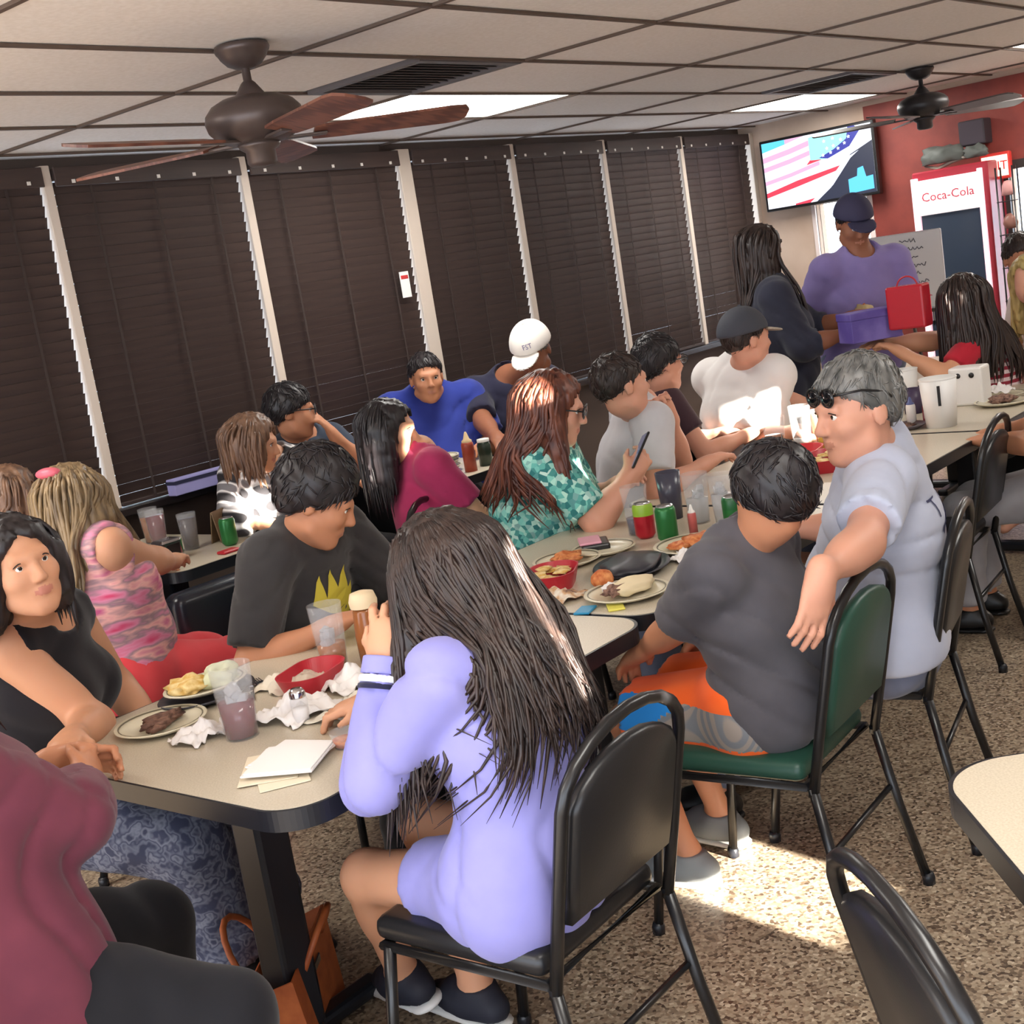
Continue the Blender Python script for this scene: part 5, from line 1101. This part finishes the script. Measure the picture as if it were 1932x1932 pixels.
# ---- third and fourth tables
tumbler(4.70, 2.56, .165, .046, .55, m_tea, 'tumbler of amber tea in front of the white T-shirt'); tumbler(4.93, 2.56, .17, .046, .2, m_water, 'nearly empty clear tumbler in front of the white T-shirt'); tumbler(4.98, 2.50, .14, .042, .9, m_oj, 'tumbler of orange juice behind the sunglasses man')
t = basket(4.46, 2.22, .30, .19, .05, 'large red basket beyond the man with sunglasses', m_redp, .1); basket(4.62, 2.42, .26, .17, .045, 'second red basket behind the large red one', M('bright red plastic', (206, 52, 58), .4), .2)
for k in range(9): lump('chip', t, (.08 * math.cos(k * 2.4), .045 * math.sin(k * 2.4), .038 + .004 * (k % 3)), (.032, .024, .006), m_food_y, 60 + k, .3, sub=2, flat_bottom=False)
t = it('condiment_caddy', 4.82, 2.38, 'yellow and white condiment caddy behind the red baskets', 'caddy'); bm = bmesh.new(); bx(bm, (-.05, -.03, 0), (.05, .03, .06), .004, 1); bm_obj('box', bm, M('yellow caddy', (216, 176, 70), .5), t)
for k in range(5): bm = bmesh.new(); bx(bm, (-.044 + .018 * k, -.024, .05), (-.034 + .018 * k, .024, .085 + .006 * (k % 2))); bm_obj('sugar_packet', bm, [m_paper, M('orange packet', (222, 140, 60), .6), m_paper, M('green packet', (120, 150, 80), .6), m_paper][k], t)
def tumw(x, y, h, r, label): 
    t = it('white_tumbler', x, y, label, 'cup', group='drinks on the tables'); revolve('cup', t, [(0, 0), (r * .8, 0), (r, h), (r - .003, h), (r * .8 - .003, .004), (0, .004)], m_wht); revolve('rim', t, [(r, h - .006), (r + .002, h), (r, h + .002), (r - .004, h)], m_wht); return t
t = tumw(5.24, 2.09, .20, .075, 'large white tub marked with a black numeral 1 at the right'); place_lettering('numeral', '1', .12, M('black print', (30, 30, 32), .6), t, (-.0715, -.0285, .13), (.37, -.93, 0), (-.05, -.02, 1), .0015)
t = it('napkin_holder', 5.78, 2.16, 'white napkin dispenser with two dark dots', 'dispenser'); bm = bmesh.new(); bx(bm, (-.055, -.075, 0), (.055, .075, .17), .01, 2); bm_obj('housing', bm, m_wht, t)
for dy in (-.03, .03): revolve('dot', t, [(0, 0), (.012, 0), (.012, .002), (0, .002)], m_black, 12).matrix_local = Matrix.Translation((-.056, dy, .135)) @ Matrix.Rotation(-math.pi / 2, 4, 'Y')
t = it('mug', 5.62, 2.36, 'dark plum mug behind the grey hair', 'mug'); revolve('cup', t, [(0, 0), (.04, 0), (.042, .11), (.039, .11), (.036, .006), (0, .006)], m_mug); bm = bmesh.new(); tube(bm, [(.04, 0, .09), (.065, 0, .088), (.072, 0, .06), (.06, 0, .03), (.04, 0, .025)], .006, 6); bm_obj('handle', bm, m_mug, t, smooth=True)
tumw(5.85, 2.48, .17, .055, 'white tumbler behind the dark plum mug'); tumbler(6.05, 2.40, .15, .044, .3, m_water, 'clear tumbler near the striped top')
squeeze(5.30, 2.24, .12, .020, m_wht, M('blue tip', (90, 100, 150), .5), 'small white shaker bottle in front of the white tub', name='shaker_bottle'); t = it('sugar_box', 5.36, 2.18, 'small dark red box beside the white tub', 'box'); bm = bmesh.new(); bx(bm, (-.03, -.025, 0), (.03, .025, .075), .003, 1); bm_obj('carton', bm, M('dark red card', (128, 44, 54), .6), t); bm = bmesh.new(); bx(bm, (-.0305, -.02, .02), (-.030, .02, .05)); bm_obj('label_panel', bm, M('pale red', (186, 128, 130), .6), t)
p = plate(5.10 + .12, 2.23, .08, 'dark shallow dish with scraps at the near end of the right table', M('grey dish', (96, 88, 92), .4)); lump('scraps', p, (0, 0, .012), (.045, .03, .01), m_bean, 71, .3)
p = plate(5.72, 2.0, .12, 'cream plate of leftovers at the right picture edge'); lump('leftovers', p, (0, 0, .022), (.06, .05, .02), m_meat, 72, .3); p = plate(5.92, 2.08, .11, 'second cream plate at the right picture edge, with paper'); napkin(5.92, 2.08, .06, .05, 'crumpled napkin on the right edge plate', 73, z=Z0 + .022)
# ---- booth tables
for k in range(6): plate(4.62 + .008 * math.sin(k * 2), 4.34 + .008 * math.cos(k * 3), .115, ['lowest cream plate in the stack before the man in blue', 'second lowest cream plate in the stack before the man in blue', 'third lowest cream plate in the stack before the man in blue', 'third cream plate from the top of the stack before the man in blue', 'second cream plate from the top of the stack before the man in blue', 'topmost cream plate, with scraps, in the stack before the man in blue'][k], z=Z0 + .0125 * k)
lump('scraps', [o for o in COL.objects if o.get('label', '').startswith('topmost cream plate')][0], (0, 0, .018), (.06, .05, .014), m_food_o, 81, .35)
squeeze(4.64, 4.14, .19, .030, m_ket, M('tan tip', (214, 186, 140), .5), 'ketchup bottle with a tan cap on the small table', name='ketchup_bottle'); t = it('pepper_jar', 4.78, 4.16, 'dark green jar with a white lid beside the ketchup', 'jar'); revolve('jar', t, [(0, 0), (.034, 0), (.034, .10), (.028, .115), (0, .115)], M('dark green glass', (44, 56, 46), .2)); revolve('lid', t, [(.03, .115), (.03, .13), (0, .131)], m_wht)
tumw(4.52, 4.50, .15, .042, 'white tumbler left of the plate stack')
tumbler(3.30, 4.82, .15, .042, .75, m_tea, 'tumbler of tea on the window table'); tumbler(3.22, 4.66, .16, .042, .85, m_cherry, 'tumbler of red drink on the window table'); tumbler(3.20, 4.42, .15, .040, .85, m_cola, 'tumbler of cola next to the chrome dispenser'); tumw(3.06, 4.80, .10, .04, 'short white cup on the window table')
can(3.27, 4.26, 'green soda can on the window table before the plaid shirt', m_can_g)
t = it('napkin_dispenser', 3.02, 4.33, 'chrome and black napkin dispenser by the pink-topped woman', 'dispenser'); bm = bmesh.new(); bx(bm, (-.05, -.04, 0), (.05, .04, .09), .012, 2); bm_obj('housing', bm, m_chrome, t); bm = bmesh.new(); bx(bm, (-.052, -.03, .02), (-.050, .03, .07)); bx(bm, (-.03, -.042, .02), (.03, -.040, .07)); bm_obj('face_plate', bm, m_black, t)
napkin(3.12, 4.48, .05, .06, 'upright white napkin between the drinks on the window table', 91); t = it('menu_holder', 3.34, 4.40, 'brown folded menu standing on the window table', 'menu', rz=.4)
for s in (-1, 1): bm = bmesh.new(); bx(bm, (-.05, -.002, 0), (.05, .002, .13), mat=Matrix.Translation((0, s * .022, 0)) @ Matrix.Rotation(s * .16, 4, 'X')); bm_obj('cover', bm, M('brown menu', (120, 98, 72), .6), t)
t = it('ketchup_packets', 3.16, 4.14, 'red sauce packet near the edge of the window table', 'packet', group='sauce packets'); bm = bmesh.new(); bx(bm, (-.04, -.025, 0), (.04, .025, .012), .004, 1); bm_obj('pouch', bm, m_redp, t); bm = bmesh.new(); bx(bm, (.036, -.025, .004), (.044, .025, .007)); bm_obj('seal', bm, m_wht, t)
t = thing('lavender_box', (3.80, 5.01, SILL), 0, 'flat lavender box with a dark lid line lying on the window sill', 'box'); bm = bmesh.new(); bx(bm, (-.22, -.03, .0), (.20, .03, .075), .003, 1); bm_obj('box_body', bm, m_lav, t); bm = bmesh.new(); bx(bm, (-.222, -.032, .05), (.202, .032, .066)); bm_obj('dark_band', bm, c_navy, t)

# ---- handbag under the near table
t = thing('handbag', (1.745, 2.36, 0), math.radians(35), 'open tan leather handbag on the floor under the nearest table', 'bag'); m_lea = M('tan leather', (168, 88, 46), .5, tex='noise', scale=20, stops=[(.3, (150, 74, 38)), (.7, (184, 102, 56))])
bm = bmesh.new(); lo = [(-.15, -.07, 0), (.15, -.07, 0), (.15, .07, 0), (-.15, .07, 0)]; hi = [(-.17, -.05, .21), (.17, -.05, .22), (.17, .08, .17), (-.17, .08, .17)]
A_ = [bm.verts.new(v) for v in lo]; B_ = [bm.verts.new(v) for v in hi]
for k in range(4): bm.faces.new((A_[k], A_[(k + 1) % 4], B_[(k + 1) % 4], B_[k]))
bm.faces.new(A_[::-1]); o = bm_obj('bag_body', bm, m_lea, t); md = o.modifiers.new('t', 'SOLIDIFY'); md.thickness = .006
bm = bmesh.new(); bx(bm, (-.15, -.045, .12), (.15, .06, .13)); bm_obj('lining', bm, M('bag lining', (60, 40, 34), .8), t)
for sy in (-.055, .085): bm = bmesh.new(); tube(bm, [(-.09, sy, .19)] + [(.09 * -math.cos(a), sy + .05 * math.sin(a) * (1 if sy > 0 else -1), .19 + .10 * math.sin(a)) for a in np.linspace(.2, math.pi - .2, 9)] + [(.09, sy, .19)], .008, 7); bm_obj('handle', bm, m_lea, t, smooth=True)
lump('contents', t, (0, 0, .15), (.09, .035, .03), M('dark floral scarf', rough=.8, tex='voronoi', scale=40, stops=[(.3, (40, 30, 30)), (.7, (120, 70, 60)), (.9, (210, 200, 190))]), 95, .3)
bm = bmesh.new(); bx(bm, (-.03, -.062, .15), (.03, -.056, .17), .002, 1); bm_obj('buckle', bm, m_chrome, t)

# ---- held between the standing pair
t = thing('gift_box', (5.99, 2.69, 1.055), math.radians(-38), 'purple gift box held out over the table', 'box'); m_pb = M('purple box', (98, 84, 156), .5, tex='noise', scale=6, stops=[(.4, (86, 72, 146)), (.6, (116, 102, 172))])
bm = bmesh.new(); bx(bm, (-.13, -.07, 0), (.13, .07, .13), .004, 1); bm_obj('box_body', bm, m_pb, t); bm = bmesh.new(); bx(bm, (-.134, -.074, .105), (.134, .074, .142), .004, 1); bm_obj('lid', bm, m_pb, t)
t = thing('red_bag', (6.02, 2.50, 1.09), 0, 'shiny red gift bag beside the purple box', 'bag'); bm = bmesh.new(); bx(bm, (-.05, -.09, 0), (.05, .09, .20), .01, 2); bm_obj('bag_body', bm, M('shiny red', (178, 34, 48), .25), t); bm = bmesh.new(); tube(bm, arc((0, 0, .19), .05, 0, math.pi, 10, 'yz'), .004, 6); bm_obj('handle', bm, m_redp, t, smooth=True)
t = thing('sandwich', (6.36, 2.88, 1.135), .4, 'wrapped sandwich in the hands of the man in lavender', 'food'); lump('wrapper', t, (0, 0, .03), (.07, .045, .035), M('kraft wrapper', (196, 176, 130), .7), 97, .2); lump('filling', t, (.05, 0, .035), (.025, .035, .025), m_food_o, 98, .3)

# ---- far wall: television
t = thing('television', (9.44, 4.50, 2.03), 0, 'flat television showing a waving stars and stripes flag', 'television')
bm = bmesh.new(); bx(bm, (-.02, -.46, -.265), (.04, .46, .265), .006, 1); bm_obj('bezel', bm, m_black, t)
bm = bmesh.new(); bx(bm, (.04, -.12, -.12), (.115, .12, .12)); bm_obj('wall_mount', bm, m_black, t)
def em(name, rgb, s=1.6): return M('screen ' + name, (10, 10, 10), .4, emit=rgb, estr=s)
SCR = [em('white', (222, 226, 236)), em('red', (206, 60, 80)), em('pale red', (206, 160, 190)), em('blue', (54, 58, 150)), em('star', (236, 240, 255)), em('dark', (44, 48, 66)), em('cyan', (90, 190, 236)), em('mint', (150, 222, 220))]
bm = bmesh.new(); lay = [0]
def poly(pts, mi):  # screen coords: u 0..1 left->right, v 0..1 bottom->top
    lay[0] += 1; f = bm.faces.new([bm.verts.new((-.0205 - .00004 * lay[0], .44 - .88 * u, -.245 + .49 * v)) for u, v in pts]); f.material_index = mi
poly([(0, 0), (1, 0), (1, 1), (0, 1)], 0); poly([(0, .86), (.22, .93), (.22, 1), (0, 1)], 6); poly([(.22, .93), (.40, 1), (.22, 1)], 2)
for a, b_, c in ((.70, .78, 2), (.56, .63, 2), (.36, .42, 2)): poly([(0, a), (.25, a + .07), (.52, a + .17), (.52, b_ + .17), (.25, b_ + .07), (0, b_)], c)
poly([(.40, .56), (.54, .60), (.54, .66), (.44, .63)], 1); poly([(0, .17), (.3, .27), (.66, .40), (.70, .47), (.3, .36), (0, .24)], 1); poly([(.26, .02), (.46, .06), (.42, .0), (.26, .0)], 1)
poly([(.44, .62), (.58, .60), (.80, .72), (.92, .98), (.55, 1), (.44, .95)], 7); poly([(.52, .63), (.60, .60), (.80, .72), (.90, .92), (.86, 1), (.80, 1), (.78, .84), (.66, .72)], 3)
for u, v in ((.56, .66), (.63, .68), (.70, .72), (.66, .77), (.76, .78), (.80, .86), (.73, .84), (.82, .95), (.60, .75), (.66, .88), (.58, .86), (.74, .94)):
    poly([(u + .017 * math.cos(k * math.pi / 5 + math.pi / 2) * (1 if k % 2 == 0 else .5), v + .03 * math.sin(k * math.pi / 5 + math.pi / 2) * (1 if k % 2 == 0 else .5)) for k in range(10)], 4)
poly([(.46, 0), (.60, .17), (.72, .40), (.80, .60), (1, .75), (1, 0)], 5); poly([(.40, .0), (.46, .0), (.62, .20), (.80, .55), (.88, .64), (.76, .56), (.58, .22)], 4); poly([(.76, .03), (.98, .05), (.98, .25), (.92, .24), (.90, .40), (.85, .38), (.84, .27), (.76, .24)], 6)
bm_obj('screen_picture', bm, SCR, t)
# ---- cooler
t = thing('drinks_cooler', (9.20, 3.46, 0), 0, 'tall red drinks cooler with a glass door and white header', 'cooler'); m_cr = M('cooler red', (150, 38, 52), .35)
bm = bmesh.new(); bx(bm, (.03, -.27, 0), (.34, .26, 1.86), .01, 1); bm_obj('cabinet', bm, m_cr, t)
bm = bmesh.new(); bx(bm, (-.005, -.215, 1.56), (.03, .225, 1.80), .004, 1); bm_obj('header_sign', bm, M('lit header', (230, 226, 226), .4, emit=(240, 232, 236), estr=.55), t)
place_lettering('header_lettering', 'Coca-Cola', .085, M('header red', (196, 60, 80), .5), t, (-.0065, .005, 1.68), (0, -1, 0), (0, 0, 1), .001)
bm = bmesh.new(); bx(bm, (.015, -.20, .18), (.03, .21, 1.56)); bm_obj('glass_door', bm, M('dark cooler glass', (56, 66, 82), .08, spec=.7), t)
m_strip = M('lit pink strip', (240, 210, 216), .4, emit=(250, 206, 220), estr=.8)
for y0, y1 in ((-.235, -.205), (.215, .235), (.243, .258)): bm = bmesh.new(); bx(bm, (-.004, y0, .15), (.03, y1, 1.82), .003, 1); bm_obj('edge_strip', bm, m_strip, t)
bm = bmesh.new(); bx(bm, (-.03, .17, .8), (-.012, .185, 1.25), .004, 1); bx(bm, (-.03, .17, .8), (.02, .185, .83)); bx(bm, (-.03, .17, 1.22), (.02, .185, 1.25)); bm_obj('door_handle', bm, m_chrome, t)
for k in range(4): 
    for j in range(5): pass
t = thing('wall_ornament', (9.34, 3.46, 1.865), 0, 'dark grey sculpted ornament lying on top of the red cooler', 'ornament'); m_or = M('grey green resin', (84, 88, 84), .6)
lump('body', t, (0, .07, .075), (.09, .16, .075), m_or, 101, .22); lump('tail', t, (0, -.15, .06), (.05, .10, .05), m_or, 102, .3); bm = bmesh.new(); tube(bm, [(0, .2, .03), (-.02, .1, .0), (-.03, 0, .03), (-.02, -.12, .05), (0, -.24, .06)], [.008, .012, .013, .011, .006], 7); bm_obj('rope', bm, M('pale rope', (150, 142, 130), .7), t, smooth=True)
t = thing('wall_speaker', (9.38, 3.33, 1.98), 0, 'dark loudspeaker mounted high between the cooler and the exit sign', 'speaker'); bm = bmesh.new(); bx(bm, (0, -.09, 0), (.15, .09, .17), .01, 2); bm_obj('cabinet', bm, M('speaker black', (48, 42, 48), .6), t); bm = bmesh.new(); bx(bm, (-.004, -.08, .01), (0, .08, .16)); bm_obj('grille', bm, M('grille', (62, 54, 62), .8), t)
t = thing('exit_sign', (9.42, 3.205, 1.725), 0, 'lit red exit sign at the right end of the far wall', 'sign'); bm = bmesh.new(); bx(bm, (0, -.10, 0), (.06, .10, .18), .008, 1); bm_obj('housing', bm, M('sign red', (176, 44, 40), .5, emit=(210, 60, 50), estr=.4), t); bm = bmesh.new(); bx(bm, (-.003, -.088, .02), (0, .088, .16)); bm_obj('lit_face', bm, M('sign face', (250, 230, 215), .5, emit=(255, 226, 206), estr=1.0), t); place_lettering('lettering', 'EXIT', .085, M('sign letters', (200, 40, 40), .5, emit=(210, 40, 40), estr=.5), t, (-.0045, 0, .088), (0, -1, 0), (0, 0, 1), .001)
t = thing('snack_rack', (9.2, 3.06, 0), 0, 'tall narrow wire rack of snack bags right of the cooler', 'rack')
for sx in (-.05, .05):
    for sy in (-.055, .055): bm = bmesh.new(); tube(bm, [(sx, sy, 0), (sx, sy, 1.80)], .006, 6); bm_obj('post', bm, m_black, t, smooth=True)
for k in range(7): bm = bmesh.new(); bx(bm, (-.06, -.06, .25 + k * .22), (.06, .06, .256 + k * .22)); bm_obj('shelf', bm, m_black, t)
for k in range(7): tag(lump('snack_bag', None, (9.2, 3.06, .256 + k * .22 + .07), (.03, .045, .065), [M('pink foil', (206, 150, 146), .4), M('cream foil', (216, 206, 186), .4), M('brown foil', (140, 96, 84), .4)][k % 3], 110 + k, .15, sub=2), '%s snack bag on the %s shelf of the wire rack' % (['pink', 'cream', 'brown'][k % 3], ['lowest', 'second', 'third', 'fourth', 'fifth', 'sixth', 'top'][k]), 'snack bag', 'snack bags on the rack')
# ---- notice board on an easel
t = thing('notice_board', (7.9, 3.30, 0), 0, 'white handwritten board on an easel beside the red cooler', 'board'); bm = bmesh.new(); bx(bm, (0, -.26, 1.02), (.012, .28, 1.49), .01, 2, mat=None); bm_obj('board', bm, M('whiteboard', (206, 204, 206), .5), t)
m_ink = M('ink', (92, 92, 104), .8); rg = np.random.default_rng(5)
for k in range(8):
    z = 1.44 - k * .05; y0 = -.02 if k else -.06; bm = bmesh.new(); y = .02
    pts = [(-.0025, .0 - j * .009, z + .009 * math.sin(j * 2.1 + k) + .006 * math.cos(j * 3.7 * (1 + .1 * k))) for j in range(12 + (k * 5) % 9)]; tube(bm, pts, .0028, 4); bm_obj('handwriting', bm, m_ink if k < 7 else m_redp, t)
for y in (-.2, .22): bm = bmesh.new(); tube(bm, [(.03, y, 1.05), (-.06, y * 1.15, 0)], .012, 6); bm_obj('easel_leg', bm, m_dark, t, smooth=True)
bm = bmesh.new(); tube(bm, [(.03, 0, 1.1), (.4, 0, 0)], .012, 6); bm_obj('easel_leg', bm, m_dark, t, smooth=True); bm = bmesh.new(); bx(bm, (-.02, -.25, 1.0), (.03, .27, 1.02)); bm_obj('ledge', bm, m_dark, t)
